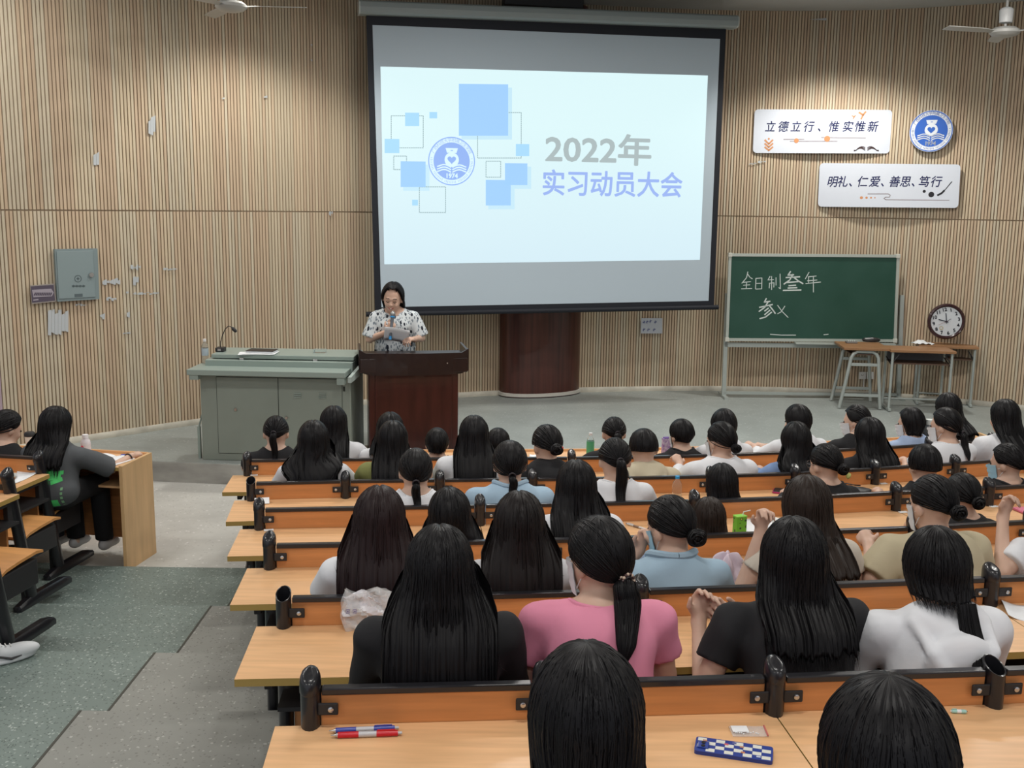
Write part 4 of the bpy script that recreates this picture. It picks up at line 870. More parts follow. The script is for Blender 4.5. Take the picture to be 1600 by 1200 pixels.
# ---- hair: closed sheet that follows the skull and then falls, plus loose locks
def sstep(x): x = np.clip(x, 0, 1); return x*x*(3-2*x)
def vnoise(x, seed, n=97):
    t = np.random.default_rng(seed).random(n)*2-1; x = np.mod(x, 1)*n; i = np.floor(x).astype(int) % n; f = x-np.floor(x); f = f*f*(3-2*f); return t[i]*(1-f)+t[(i+1) % n]*f
class Hair:
    def __init__(s, P, seed, L=.0, wb=.12, vol=1.0, side=1.75, wave=0, part=0, tuck=0, clear=.0, nape=1.75, fr=.92, sideback=0):
        s.P = P; s.seed = seed; s.L = L; s.wb = wb; s.vol = vol; s.side = side; s.wave = wave; s.part = part; s.tuck = tuck; s.clear = clear; s.nape = nape; s.fr = fr; s.sideback = sideback
    def phi_end(s, a):
        A = np.abs(a); base = s.nape+(1.62-s.nape)*sstep(A/1.4); return base+(s.fr-base)*sstep((A-1.75)/.75)
    def len_(s, a):
        A = np.abs(a); return s.L*(1-sstep((A-s.side)/.45))
    def pos(s, a, t, off=0.0):
        """a azimuth (0 = back), t 0..1 skull, 1..2 fall ; arrays"""
        P = s.P; a = np.asarray(a, float); t = np.asarray(t, float); pe = s.phi_end(a); ph = np.clip(t, 0, 1)*pe
        g = (.0018*vnoise(a*3.1/(2*PI)*1.0+t*.02, s.seed, 61)+.0012*vnoise(a/(2*PI)*2+t*.03, s.seed+1, 97))*np.clip(t*3, .15, 1)
        r = np.array([.094, .109, .116])*s.vol+.0; 
        dx, dy, dz = np.sin(ph)*np.sin(a), -np.sin(ph)*np.cos(a), np.cos(ph)
        o = g+off-.006*np.exp(-((a-PI*.0)**2)*0)*0
        loc = np.stack([dx*(r[0]+o), dy*(r[1]+o)-.012, dz*(r[2]+o)+.014], -1)
        if s.part: loc[..., 2] -= .005*np.exp(-(loc[..., 0]/.006)**2)*(ph < 1.2)
        p = P.H+loc@P.Rh.T
        if s.L > 0:
            q = np.clip(t-1, 0, 1.2); L = s.len_(a); sd = q*L; z = p[..., 2]-sd; f = sstep(sd/.16)
            yb = P.back(z)-.022-.008*(1-f)-s.clear; aa = np.clip(a, -2.2, 2.2); sag = np.sin(aa*PI/4.4)
            w = s.wb*(1+.25*s.wave*np.sin(sd*30+a*2)); xt = P.N[0]*f+sag*w*1.25+s.wave*.012*np.sin(sd*40+a*3+s.seed)
            cs = (1-np.cos(aa)); yt = np.minimum(yb+.028*cs*(1-.6*f)+off*-1.0-g*3+.016, p[..., 1]+.05)
            # rounded outline: middle of the fall stands out
            yt = yt-.016*np.cos(np.clip(aa, -1.57, 1.57))
            x = p[..., 0]*(1-f)+xt*f; y0 = p[..., 1]; y = y0*(1-f)+yt*f
            side_front = sstep((np.abs(a)-1.35)/.4)*(1-s.sideback); y = y+side_front*.03*f*0
            m = (q > 0) & (L > .002); p = p.copy(); p[..., 0] = np.where(m, x, p[..., 0]); p[..., 1] = np.where(m, y, p[..., 1]); p[..., 2] = np.where(m, z, p[..., 2])
            if not s.clear: p = s.fix(p)
            if s.tuck: k = np.where(m, sstep(q)*s.tuck, 0); p[..., 0] = p[..., 0]*(1-k)+P.H[0]*k; p[..., 1] = p[..., 1]+k*.04
        return p
    def fix(s, p):
        lim = -.136; m = (p[..., 2] < .93*s.P.hip/.52) & (s.P.hip < .6); p[..., 1] = np.where(m, np.maximum(p[..., 1], lim+.25*np.clip(p[..., 2]-.87, 0, 1)*0), p[..., 1]); return p
    def mesh(s, na=96, n1=16, n2=16, locks=80, lw=.0035, extra=.05):
        a = np.linspace(-PI, PI, na, endpoint=False); ts = np.concatenate([np.linspace(0.02, 1, n1), 1+np.linspace(0, 1, n2+1)[1:] if s.L > 0 else []]); A, T = np.meshgrid(a, ts)
        o = s.pos(A, T); rag = np.zeros_like(A)
        if s.L > 0: rag = (.5+.5*vnoise(A/(2*PI)*2.0, s.seed+5, 41))*.05*np.clip(s.L*3, 0, 1)*(T-1).clip(0)*(s.len_(A) > .05); o[..., 2] += rag
        inn = s.pos(A, T, -.014); inn[..., 2] += rag
        if s.L > 0: inn[..., 1] += .016*np.clip(T-1, 0, 1)
        nr = len(ts); V = np.concatenate([o.reshape(-1, 3), inn.reshape(-1, 3)]); i = np.arange(nr-1)[:, None]*na; j = np.arange(na)[None]; j2 = (j+1) % na
        q = np.stack([i+j, i+na+j, i+na+j2, i+j2], -1).reshape(-1, 4); N = nr*na; Fs = [q, q[:, ::-1]+N]; b = (nr-1)*na; jj = np.arange(na); Fs.append(np.stack([b+jj, b+N+jj, b+N+(jj+1) % na, b+(jj+1) % na], -1))
        U = np.stack([A/(2*PI), T*.5], -1).reshape(-1, 2); U = np.concatenate([U, U]); top = s.pos(np.array([0.]), np.array([0.]))[0]
        V = np.vstack([V, top]); U = np.vstack([U, [.5, 0]]); ti = len(V)-1; cap = np.stack([np.full(na, ti), jj, (jj+1) % na, (jj+1) % na], -1)
        Fs.append(np.stack([np.full(na//2, ti), jj[0:na:2][:na//2], (jj[0:na:2][:na//2]+1) % na, (jj[0:na:2][:na//2]+2) % na], -1)) if na % 2 == 0 else None
        Fa = np.concatenate(Fs); lv, lf, lu = s.locks(locks, lw, extra); 
        if len(lv): Fa = np.concatenate([Fa, lf+len(V)]); V = np.vstack([V, lv]); U = np.vstack([U, lu])
        return V, Fa, U
    def locks(s, n, lw, extra):
        r = np.random.default_rng(s.seed+9); paths = []; ws = []
        for i in range(n):
            lim = s.side+.3 if s.L > 0 else PI; a0 = r.uniform(-lim, lim); t0 = r.uniform(.05, .7); t1 = (1.0 if s.L == 0 else 2.0+r.uniform(-.25, .06))
            t = np.linspace(t0, t1, 12); aa = a0+.05*np.sin(t*4+i)+(.02*r.normal())*(t-t0)
            p = s.pos(aa, t, r.uniform(-.0010, .0005)); 
            if s.L > 0 and s.len_(a0) > .05: d = p[-1]-p[-2]; p = np.vstack([p, p[-1]+unit(d)*r.uniform(0, extra)+v3(r.normal()*.004, 0, 0)])
            paths.append(p); ws.append(lw*r.uniform(.6, 1.3))
        return ribbons(paths, ws, s.P.H)
def ribbons(paths, ws, H, taper=.9):
    VV, FF, UU = [], [], []; o = 0
    for c, (p, w) in enumerate(zip(paths, ws)):
        n = len(p); t = np.gradient(p, axis=0); t /= np.linalg.norm(t, axis=1)[:, None]+1e-9; out = p-H; out[:, 2] *= .3; out /= np.linalg.norm(out, axis=1)[:, None]+1e-9
        u = np.cross(t, out); u /= np.linalg.norm(u, axis=1)[:, None]+1e-9; q = np.linspace(0, 1, n); pr = w*np.minimum(np.minimum(1, q*6+.1), (1-q)*4*1+.06)[:, None]
        ring = np.stack([p+u*pr, p+out*pr*.35, p-u*pr, p-out*pr*.35], 1); VV.append(ring.reshape(-1, 3))
        i = (np.arange(n-1)*4)[:, None]; j = np.arange(4)[None]; f = np.stack([i+j, i+4+j, i+4+(j+1) % 4, i+(j+1) % 4], -1).reshape(-1, 4)+o; FF.append(f)
        uu = np.zeros((n, 4, 2)); uu[..., 0] = (c*.6180339) % 1+np.array([0, .004, .008, .004]); uu[..., 1] = q[:, None]; UU.append(uu.reshape(-1, 2)); o += n*4
    if not VV: return np.zeros((0, 3)), np.zeros((0, 4), int), np.zeros((0, 2))
    return np.vstack(VV), np.vstack(FF), np.vstack(UU)
def tail_mesh(P, G, pts, prof, seed, n=14, locks=30, lw=.003, flat=.7):
    """a bundle of hair along a path with radius profile"""
    c = catmull([tuple(p) for p in pts], 6); c = np.array([tuple(v) for v in c]); m = len(c); q = np.linspace(0, 1, m); rad = np.interp(q, [a for a, b in prof], [b for a, b in prof])
    t = np.gradient(c, axis=0); t /= np.linalg.norm(t, axis=1)[:, None]; u = np.cross(t, v3(0, 1, 0.01)); u /= np.linalg.norm(u, axis=1)[:, None]+1e-9; w = np.cross(t, u)
    a = np.linspace(0, 2*PI, n, endpoint=False); g = 1+.10*vnoise(a/(2*PI), seed, 13); V = c[:, None, :]+(u[:, None, :]*np.cos(a)[None, :, None]+w[:, None, :]*np.sin(a)[None, :, None]*flat)*(rad[:, None]*g[None])[..., None]
    i = (np.arange(m-1)*n)[:, None]; j = np.arange(n)[None]; Fa = np.stack([i+j, i+n+j, i+n+(j+1) % n, i+(j+1) % n], -1).reshape(-1, 4)[:, ::-1]; U = np.stack(np.broadcast_arrays(a[None]/(2*PI)*.5, q[:, None]), -1).reshape(-1, 2); V = V.reshape(-1, 3)
    V = np.vstack([V, c[-1]+t[-1]*.01]); U = np.vstack([U, [0, 1]]); e = len(V)-1; b = (m-1)*n; jj = np.arange(0, n, 2); Fa = np.vstack([Fa, np.stack([np.full(len(jj), e), b+(jj+2) % n, b+(jj+1) % n, b+jj], -1)])
    r = np.random.default_rng(seed); paths = []
    for k in range(locks):
        al = r.uniform(0, 2*PI); e0 = 1.02; pth = c+(u*math.cos(al)+w*math.sin(al)*flat)*(rad*e0*(.9+.15*np.sin(q*5+k)))[:, None]; pth = pth[:int(m*r.uniform(.8, 1.0))+1] if r.random() < .6 else np.vstack([pth, pth[-1]+t[-1]*r.uniform(.01, .05)]); paths.append(pth)
    lv, lf, lu = ribbons(paths, [lw]*len(paths), c[0]); return np.vstack([V, lv]), np.vstack([Fa, lf+len(V)]), np.vstack([U, lu])
def gather_locks(Hh, G, n, seed, lw=.003):
    """strands over the skull towards the gathering point"""
    P = Hh.P; r = np.random.default_rng(seed); paths = []; Rt = P.Rh.T; gl = (G-P.H)@P.Rh; gl = gl-np.array([0, -.012, .014]); gd = unit(gl/np.array([.094, .109, .116]))
    for i in range(n):
        a = r.uniform(-PI, PI); te = r.uniform(.55, 1.0); ph = Hh.phi_end(np.array(a))*te; d0 = v3(math.sin(ph)*math.sin(a), -math.sin(ph)*math.cos(a), math.cos(ph)); om = math.acos(np.clip(d0@gd, -1, 1))
        if om < .15 or om > 2.7: continue
        q = np.linspace(0, .97, 11); d = (np.sin((1-q)*om)[:, None]*d0+np.sin(q*om)[:, None]*gd)/math.sin(om); o = r.uniform(-.001, .0015); p = d*(np.array([.094, .109, .116])*Hh.vol+o)+np.array([0, -.012, .014]); paths.append(P.H+p@Rt)
    return ribbons(paths, [lw*r.uniform(.6, 1.3) for _ in paths], P.H)
def join(*ms):
    V, Fa, U = [], [], []; o = 0
    for v, f, u in ms:
        if len(v): V.append(v); Fa.append(f+o); U.append(u); o += len(v)
    return np.vstack(V), np.vstack(Fa), np.vstack(U)
def blob(c, r, seed, n=20, m=14, R=None):
    th = np.linspace(.05, PI-.05, m); a = np.linspace(0, 2*PI, n, endpoint=False); T, A = np.meshgrid(th, a, indexing='ij'); g = 1+.07*np.sin(A*3+T*5+seed)+.05*vnoise(A/(2*PI)+T*.2, seed, 17)
    V = np.stack([np.sin(T)*np.cos(A)*r[0]*g, np.sin(T)*np.sin(A)*r[1]*g, np.cos(T)*r[2]*g], -1).reshape(-1, 3)+c; i = (np.arange(m-1)*n)[:, None]; j = np.arange(n)[None]
    return V, np.stack([i+j, i+n+j, i+n+(j+1) % n, i+(j+1) % n], -1).reshape(-1, 4), np.stack([A/(2*PI), T], -1).reshape(-1, 2)
_cache = {}
def shared(key, fn, name, m, root, **k):
    if key not in _cache:
        r = fn(); o = meshobj(name, r[0], r[1], m, root, uv=r[2] if len(r) > 2 else None); _cache[key] = o.data; return o
    o = bpy.data.objects.new(name, _cache[key]); COL.objects.link(o); o.parent = root; return o
def torus_pts(c, R, r, ax, n=20):
    ax = unit(np.array(ax)); u = unit(np.cross(ax, v3(.3, .2, 1))); w = np.cross(ax, u); return [tuple(c+(u*math.cos(a)+w*math.sin(a))*R) for a in np.linspace(0, 2*PI, n+1)]
ARMS = {   # elbow, wrist, hand direction : right side, mirrored for the left
 'desk': ((.235, .17, .68), (.10, .37, .70)), 'wide': ((.27, .16, .68), (.17, .38, .69)), 'lap': ((.215, .0, .62), (.08, .18, .56))}
def seated(name_px, row, label, style, top, hair='hair_black', shirt=(.75, .75, .76), sleeve=.6, h=.011, px=None, ztop_px=None, turn=0, yaw=0, pitch=.15, roll=0, off=None, arms='desk', mask=None, glasses=False, L=.3, wb=.12, near=0, scale=1.0, hood=False,
           seed=None, tail=None, group=None, curl=(.7, .7), lean=None, world=None, F0=None, shirtname='shirt', pants=(.02, .02, .03), loose=.012, hairkw=None, rh=None, k=1.0, floor=None, az=None, bodyh=None, collar=(0, .0085)):
    global _sd
    cx, ty = name_px; seed = seed or int(cx*7+ty) % 9973
    fz = F[row] if floor is None else floor
    # depth: a little in front of the panel behind the back
    y = 5.0
    for _ in range(6):
        q = aty(cx, ty, y); py = rowy(row, q.x)
        y = py+(off if off is not None else .30)
    if world is not None: y = world
    q = aty(cx, ty, y+ -.05); Hx, Hy, zt = q.x, y, (aty(cx, ty, y).z-fz)
    azr = face_az(row, Hx) if az is None else az
    ln = (.30-.17 if off is None else off-.17) if lean is None else lean
    s = 1.0; zt0 = zt
    if zt/scale > 1.30: s = zt/1.30
    if zt/scale < 1.10: s = zt/1.10
    s = min(max(s, .86), 1.15) if s != 1 else scale
    P = Pose(zt/s-.012, lean=ln/s, yaw=yaw, pitch=pitch, roll=roll, k=k)
    P.arms = []
    aa = arms if isinstance(arms, tuple) else (arms, arms)
    for i, sd in enumerate((-1, 1)):
        a = aa[i]
        if isinstance(a, str): e, w = ARMS[a]; P.arms.append((v3(sd*e[0], e[1]+ln*.3, e[2]), v3(sd*w[0], w[1]+ln*.3, w[2]), v3(-sd*.45, .9, -.05)))
        else: P.arms.append(tuple(v3(*p) for p in a))
    T = azr+turn; hr = P.H; ct, st = math.cos(T), math.sin(T)
    root = thing('person', label, 'person', (Hx-(hr[0]*ct-hr[1]*st)*s, Hy-(hr[0]*st+hr[1]*ct)*s, fz), T, group, s)
    bh = bodyh or h; V, Fa = body(P, bh, curl); meshobj('body', V, Fa, M['skin'], root)
    V, Fa = clothes(P, .02, sleeve, loose=loose, wr=0); P.setprof(V)
    V, Fa = clothes(P, h*1.0, sleeve, seed=seed, hood=hood, loose=loose, wr=.0026+.0012*(near > 0)); tm = top if isinstance(top, bpy.types.Material) else cm('cloth_'+'_'.join('%02d' % int(c*99) for c in top), top, .85, bump=((60, 60, 60), .25, .002)); so = meshobj(shirtname, V, Fa, tm, root)
    pm = cm('trousers_'+'_'.join('%02d' % int(c*99) for c in pants), pants, .85)
    shared(('tr', pants), lambda: trousers(P), 'trousers', pm, root)
    def shoe():
        b = Field((-.06, -.10, -.005), (.06, .20, .10), .009); b.ell((0, 0, .045), (.042, .07, .045), .02); b.ell((0, .10, .032), (.042, .075, .032), .03); b.D = np.maximum(b.D, -(b.ax[2][None, None, :]-0.0)); return b.mesh()
    for sd in (-1, 1): o = shared('shoe', shoe, 'shoe', cm('shoe_white', (.55, .55, .55), .6), root); o.location = (sd*.115, .44, 0)
    # hair
    hk = dict(part=1 if style == 'long' else 0, vol={'bob': 1.03, 'short': 1.02, 'long': 1.03}.get(style, .985), nape={'short': 1.72, 'long': 1.75, 'bob': 1.75}.get(style, 2.02)); hk.update(hairkw or {}); hm = M[hair]
    nl, na = {0: (50, 64), 1: (110, 96), 2: (420, 192)}[near]; nsk = 14 if near < 2 else 22; lw = {0: .0042, 1: .0034, 2: .0024}[near]
    if style == 'long': Hh = Hair(P, seed, L=L, wb=wb, **hk); hm_ = Hh.mesh(na, nsk, 14 if near < 2 else 22, nl, lw)
    elif style == 'bob': Hh = Hair(P, seed, L=L, wb=.075, tuck=.25, **hk); hm_ = Hh.mesh(na, nsk, 8, nl, lw, .015)
    elif style == 'short': Hh = Hair(P, seed, L=.03, wb=.07, **hk); hm_ = Hh.mesh(na, nsk, 4, nl, lw, .02)
    else:
        gp = {'pony': (0, -.132, .005), 'lowpony': (0, -.110, -.055), 'bun': (0, -.115, -.045), 'clip': (0, -.12, -.02)}[style]; G = P.hl(*gp); Hh = Hair(P, seed, L=0, fr=.95, **hk); Vb = Hh.mesh(na, nsk, 0, 0); gl = gather_locks(Hh, G, nl, seed, lw)
        parts = [Vb, gl]
        if style in ('pony', 'lowpony'):
            tl = tail or .28; tx = (hairkw or {}).get('tx', 0) if False else 0; dz = np.linspace(0, 1, 5); pts_ = [G+v3(0, .01, 0)]
            for f in dz[1:]:
                z = G[2]-tl*f; yy = min(G[1]-.035+.02*f, P.back(z)-.02); pts_.append(v3(G[0]+(P.N[0]-G[0])*f*.3+.01*math.sin(f*3+seed), yy*1.0, z))
            pts_.insert(1, G+v3(0, -.03, -.015)); rr = rh or .026; parts.append(tail_mesh(P, G, pts_, [(0, .013), (.12, rr), (.45, rr*1.15), (.8, rr*.8), (1, rr*.25)], seed, locks=nl//2, lw=lw))
        if style in ('bun', 'clip'):
            r = rh or (.036 if style == 'bun' else .03); c = G+P.Rh@v3(0, -r*.55, 0); parts.append(blob(c, (r*1.15, r*.8, r), seed)); rr_ = np.random.default_rng(seed); pth = []
            for i in range(14+nl//8):
                a0 = rr_.uniform(0, 6.28); q_ = np.linspace(0, 4.4, 16); R_ = r*rr_.uniform(.25, 1.05); ph = rr_.uniform(-.5, .5); pth.append(np.stack([c[0]+np.cos(a0+q_)*R_*1.15, c[1]-np.sqrt(max(0, 1-(R_/r/1.12)**2))*r*.85+.2*r*np.sin(q_*2+i), c[2]+np.sin(a0+q_)*R_], -1))
            parts.append(ribbons(pth, [lw*1.4]*len(pth), c+v3(0, .1, 0)))
        hm_ = join(*parts)
    ho = meshobj('hair', hm_[0], hm_[1], hm, root, uv=hm_[2])
    if style in ('pony', 'lowpony', 'bun'):
        b = MB(); g2 = G+P.Rh@v3(0, -.012, 0); b.tube(torus_pts(g2, .017 if style != 'bun' else .022, .004, P.Rh@v3(0, 1, .3)), .0055, 6, cap=False); b.build('hair_tie', M['hair_tie'], ho, smooth=True)
    if not hood:
        sv, sf = V, Fa; bv = BVHTree.FromPolygons(sv.tolist(), sf.tolist()); rz_ = []; xy = []
        for a in np.linspace(0, 2*PI, 32, endpoint=False):
            x_, y_ = P.N[0]+math.sin(a)*.091, P.N[1]-math.cos(a)*.091; hh = bv.ray_cast(Vector((x_, y_, P.N[2]+.2)), Vector((0, 0, -1))); xy.append((x_, y_)); rz_.append(hh[0].z if hh[0] is not None else np.nan)
        rz_ = np.array(rz_); ok = ~np.isnan(rz_); rz_ = np.interp(np.arange(32), np.arange(32)[ok], rz_[ok], period=32) if ok.any() else np.full(32, P.N[2]-.02)
        for _ in range(3): rz_ = (np.roll(rz_, 1)+rz_*2+np.roll(rz_, -1))/4
        b = MB(); b.tube([(x, y, z+collar[0]) for (x, y), z in zip(xy+xy[:1], list(rz_)+[rz_[0]])], collar[1], 8, cap=False); b.build('collar', tm, so, smooth=True)
    # eyes and lips
    for sd in (-1, 1):
        o = shared('eye', lambda: blob(v3(0, 0, 0), (.0125, .006, .0065), 0, 10, 6), 'eye', M['eye'], root); o.location = tuple(P.hl(sd*.031, .0845, -.003)); o.rotation_euler = Matrix([list(r) for r in P.Rh]).to_euler()
    if not mask:
        o = shared('lips', lambda: blob(v3(0, 0, 0), (.020, .006, .007), 0, 10, 6), 'lips', M['lips'], root); o.location = tuple(P.hl(0, .089, -.064)); o.rotation_euler = Matrix([list(r) for r in P.Rh]).to_euler()
    if mask:
        A, Z = np.meshgrid(np.linspace(-1.25, 1.25, 19), np.linspace(0, 1, 9)); V = []
        def mk(o):
            zz = -.016-.088*Z+.012*np.abs(A)*(Z-.5)*-1.5; rx = .077-.012*Z+o; ry = .104-.008*Z+o+.015*np.exp(-(A/.60)**2)*(1-Z*.5)+.004*np.sin(Z*18)
            return (P.H+np.stack([np.sin(A)*rx, np.cos(A)*ry+.004, zz], -1).reshape(-1, 3)@P.Rh.T)
        V = np.vstack([mk(.004), mk(.0015)]); n = 19; i = (np.arange(8)*n)[:, None]; j = np.arange(18)[None]; f = np.stack([i+j, i+n+j, i+n+j+1, i+j+1], -1).reshape(-1, 4); mo = meshobj('face_mask', V, np.vstack([f[:, ::-1], f+n*9]), M[mask], root)
        for sd in (-1, 1):
            for z0 in (-.03, -.088): b = MB(); b.tube([tuple(P.hl(sd*.068, .03, z0)), tuple(P.hl(sd*.080, .0, (z0-.02)/2)), tuple(P.hl(sd*.078, -.022, -.02 if z0 > -.05 else -.03))], .0016, 5); b.build('ear_loop', M['mask'], mo)
    if glasses:
        b = MB(); 
        for sd in (-1, 1): c = P.hl(sd*.032, .098, -.002); b.tube(torus_pts(c, .022, .001, P.Rh@v3(0, 1, 0)), .0015, 5, cap=False); b.tube([tuple(P.hl(sd*.054, .094, .002)), tuple(P.hl(sd*.080, .02, .002)), tuple(P.hl(sd*.080, -.02, -.012))], .0018, 5)
        b.build('glasses', cm('glasses_frame', (.10, .09, .09), .3), root)
    return root, P, Hh, ho, so
WHITE = (.70, .71, .74); BLACK = (.010, .010, .012); DENIM = (.30, .42, .52); CREAM = (.52, .47, .40); KHAKI = (.46, .40, .27); PINK = (.68, .24, .35); BLUE = (.20, .30, .52); OLIVE = (.20, .21, .07)
PEOPLE = {}
def S(key, cx, ty, row, label, style, top, **k): PEOPLE[key] = seated((cx, ty), row, label, style, None or top, **k)
# nearest pair
S('A', 921, 1008, 0, 'person at the bottom centre, only the back of a smooth black-haired head showing', 'long', BLACK, near=2, L=.24, wb=.085, off=.14, world=1.76, arms='lap', h=.012, pitch=.1, hairkw=dict(vol=1.11, part=0))
S('B', 1410, 1064, 0, 'person at the bottom right corner, cropped black-haired head seen from behind', 'long', BLACK, near=2, L=.24, wb=.085, off=.06, world=1.60, arms='lap', h=.012, pitch=.1, hairkw=dict(vol=1.14, part=0))
# behind the first panel
S('C', 685, 820, 1, 'person with very long straight black hair spread over a black top', 'long', BLACK, near=2, L=.50, wb=.135, off=.24, h=.010, pitch=.2, hairkw=dict(vol=1.08), sleeve=1.9, k=1.12)
S('D', 938, 805, 1, 'person in a pink t-shirt with a beaded ponytail and a white mask', 'lowpony', PINK, near=2, tail=.20, yaw=.62, pitch=.10, off=.36, hairkw=dict(vol=1.06), h=.0085, mask='mask', sleeve=.62, rh=.034, k=1.1)
S('E', 1250, 808, 1, 'person in a black t-shirt with straight shoulder-length black hair, hands clasped on the left', 'long', BLACK, near=2, L=.25, wb=.118, off=.34, h=.0075, pitch=.1, sleeve=.6, k=1.14, curl=(1.0, 1.0),
  arms=(((-.29, .14, .67), (-.25, .36, .80), (.2, .35, .9), (-.2, 1, 0)), ((.19, .22, .68), (-.12, .38, .80), (-.8, .1, .5), (0, 1, .2))), hairkw=dict(vol=1.10, sideback=1))
S('F', 1477, 822, 1, 'person in a white hoodie with long loose black hair', 'long', WHITE, near=2, L=.075, wb=.085, off=.30, h=.0095, pitch=.12, sleeve=1.9, hood=True, hairkw=dict(vol=1.08, clear=.03), loose=.02, k=1.12)
# second row
S('H', 590, 757, 2, 'person with long reddish-black hair over a white striped top, near the plastic bag', 'long', WHITE, hair='hair_red', near=1, L=.44, wb=.125, off=.22, pitch=.15, hairkw=dict(vol=1.05))
S('I', 812, 765, 2, 'person with long straight dark brown hair, behind the pink t-shirt', 'long', (.5, .5, .52), hair='hair_soft', near=1, L=.44, wb=.125, off=.20, hairkw=dict(vol=1.04))
S('J', 1052, 770, 2, 'person in a pale denim jacket with a low bun and a mask, chin on hands', 'bun', DENIM, near=1, h=.0075, yaw=.55, pitch=.25, off=.30, mask='mask_blue', sleeve=1.75, loose=.018, collar=(.010, .016), k=1.06, curl=(1.1, 1.1),
  arms=(((-.23, .26, .70), (-.10, .26, .86), (.3, -.1, .95), (-.3, 1, 0)), ((.25, .20, .69), (.02, .36, .84), (-.7, -.2, .7), (0, 1, 0))), rh=.033)
S('K', 1268, 742, 2, 'person in a cream top with long dark brown hair, elbow raised', 'long', CREAM, hair='hair_brown', near=1, h=.008, L=.24, wb=.10, off=.42, sleeve=.55, curl=(1.1, .8), k=1.02,
  arms=(((-.28, .22, .70), (-.20, .26, .93), (.1, -.1, 1), (0, 1, 0)), 'desk'), hairkw=dict(vol=1.08, clear=.022))
S('L', 1468, 738, 2, 'person in a khaki shirt with dark pinned-up hair and a mask, fist to the left', 'clip', KHAKI, near=1, h=.008, yaw=.3, off=.42, mask='mask', sleeve=.95, loose=.028, k=1.1, curl=(1.2, .8),
  arms=(((-.29, .20, .72), (-.21, .40, .80), (.1, .9, .3), (-.6, 0, 1)), 'desk'))
S('M', 1668, 742, 2, 'person at the right edge in a white top with a raised bare forearm', 'long', WHITE, near=1, h=.008, L=.2, off=.40, sleeve=.6, curl=(1.1, .8), k=1.05,
  arms=(((-.30, .16, .74), (-.20, .34, .93), (.3, .1, .95), (-.3, 1, 0)), 'desk'))
# third row
S('N', 702, 762, 3, 'person with long black hair and dark glasses arms, beside the long brown-black hair', 'long', BLACK, near=1, L=.22, wb=.135, off=.12, roll=-.08, hairkw=dict(vol=1.1))
S('O', 902, 716, 3, 'person with centre-parted long black hair and a white shirt, behind the pink t-shirt', 'long', WHITE, near=1, L=.32, wb=.115, off=.28, pitch=.2, hairkw=dict(vol=1.02))
S('P', 1112, 772, 3, 'person with a small round brown-haired head beside the green carton', 'long', BLACK, hair='hair_brown', near=1, L=.12, wb=.085, off=.15, hairkw=dict(vol=.95))
S('Q', 1513, 736, 3, 'person with a small black-haired head half hidden behind the khaki shirt', 'clip', BLACK, near=0, off=.25, hairkw={})
# fourth row
S('R', 648, 697, 4, 'person with a smooth low ponytail and a white shirt, fourth row left', 'lowpony', WHITE, near=1, tail=.18, off=.22, rh=.018)
S('S', 797, 687, 4, 'person in a light blue denim shirt with a smooth low ponytail', 'lowpony', (.33, .46, .58), near=1, tail=.16, off=.26, sleeve=1.8, loose=.02, k=1.12, collar=(.008, .014), rh=.018, hairkw=dict(vol=1.04))
S('T', 963, 681, 4, 'person in a white t-shirt with a straight ponytail held by a grey tie', 'pony', WHITE, near=1, tail=.34, off=.28, rh=.026)
S('U', 1132, 722, 4, 'person with smooth black hair to the shoulders, low beside the blue-capped bottle', 'long', BLACK, near=1, L=.17, wb=.095, off=.14)
S('V', 1296, 690, 4, 'person in black with a yellow hair clip and glasses', 'clip', BLACK, near=1, yaw=.3, off=.25, glasses=True, sleeve=1.8, hairkw=dict(vol=.98))
S('W', 1452, 692, 4, 'person with dark hair and black top behind the khaki shirt', 'short', BLACK, near=0, off=.2)
S('X', 1582, 690, 4, 'person in black at the right edge turned left with a blue mask under the chin', 'bun', BLACK, near=1, yaw=.55, off=.2, mask='mask_blue', rh=.02)
# fifth row
S('a', 487, 655, 5, 'person with long wavy black hair over a white shirt, fifth row left end', 'long', WHITE, near=0, L=.36, wb=.125, off=.24, hairkw=dict(wave=1, vol=1.05))
S('b', 612, 655, 5, 'person in an olive green shirt with long straight black hair', 'long', OLIVE, near=0, L=.36, wb=.105, off=.24, sleeve=1.7)
S('c', 740, 646, 5, 'person with long black hair reaching the shoulder blades of a white shirt', 'long', WHITE, near=0, L=.34, wb=.11, off=.24, k=1.08, hairkw=dict(vol=1.0))
S('d', 855, 662, 5, 'person in a black hooded top with a red hair clip', 'clip', BLACK, near=0, off=.24, hood=True, sleeve=1.9, yaw=.35, rh=.036, hairkw=dict(vol=1.04))
S('e', 1008, 668, 5, 'person with short hair in a beige hooded top with line drawings', 'short', (.50, .44, .32), near=0, off=.24, hood=True, sleeve=1.9, loose=.025, k=1.08, pitch=.3)
S('f', 1130, 656, 5, 'person in a white long-sleeved top with a low bun and a mask, left hand up', 'bun', WHITE, near=0, h=.009, yaw=.45, off=.26, mask='mask', sleeve=1.8, loose=.02, k=1.1, curl=(.9, .7),
  arms=(((-.27, .2, .70), (-.19, .36, .76), (-.1, .8, .6), (0, -.3, 1)), 'desk'), rh=.028)
S('g', 1248, 657, 5, 'person in a blue shirt with long tousled black hair', 'long', BLUE, near=0, L=.30, wb=.12, off=.24, sleeve=1.8, hairkw=dict(wave=1.3))
S('h', 1364, 650, 5, 'person in black with long black hair over the back, right of the blue shirt', 'long', BLACK, near=0, L=.33, wb=.12, off=.24, sleeve=1.8)
S('i', 1484, 634, 5, 'person in a white t-shirt with a low ponytail and mask beside a large water bottle', 'lowpony', WHITE, near=0, h=.0095, yaw=.5, off=.28, mask='mask', tail=.17, k=1.08, rh=.022)
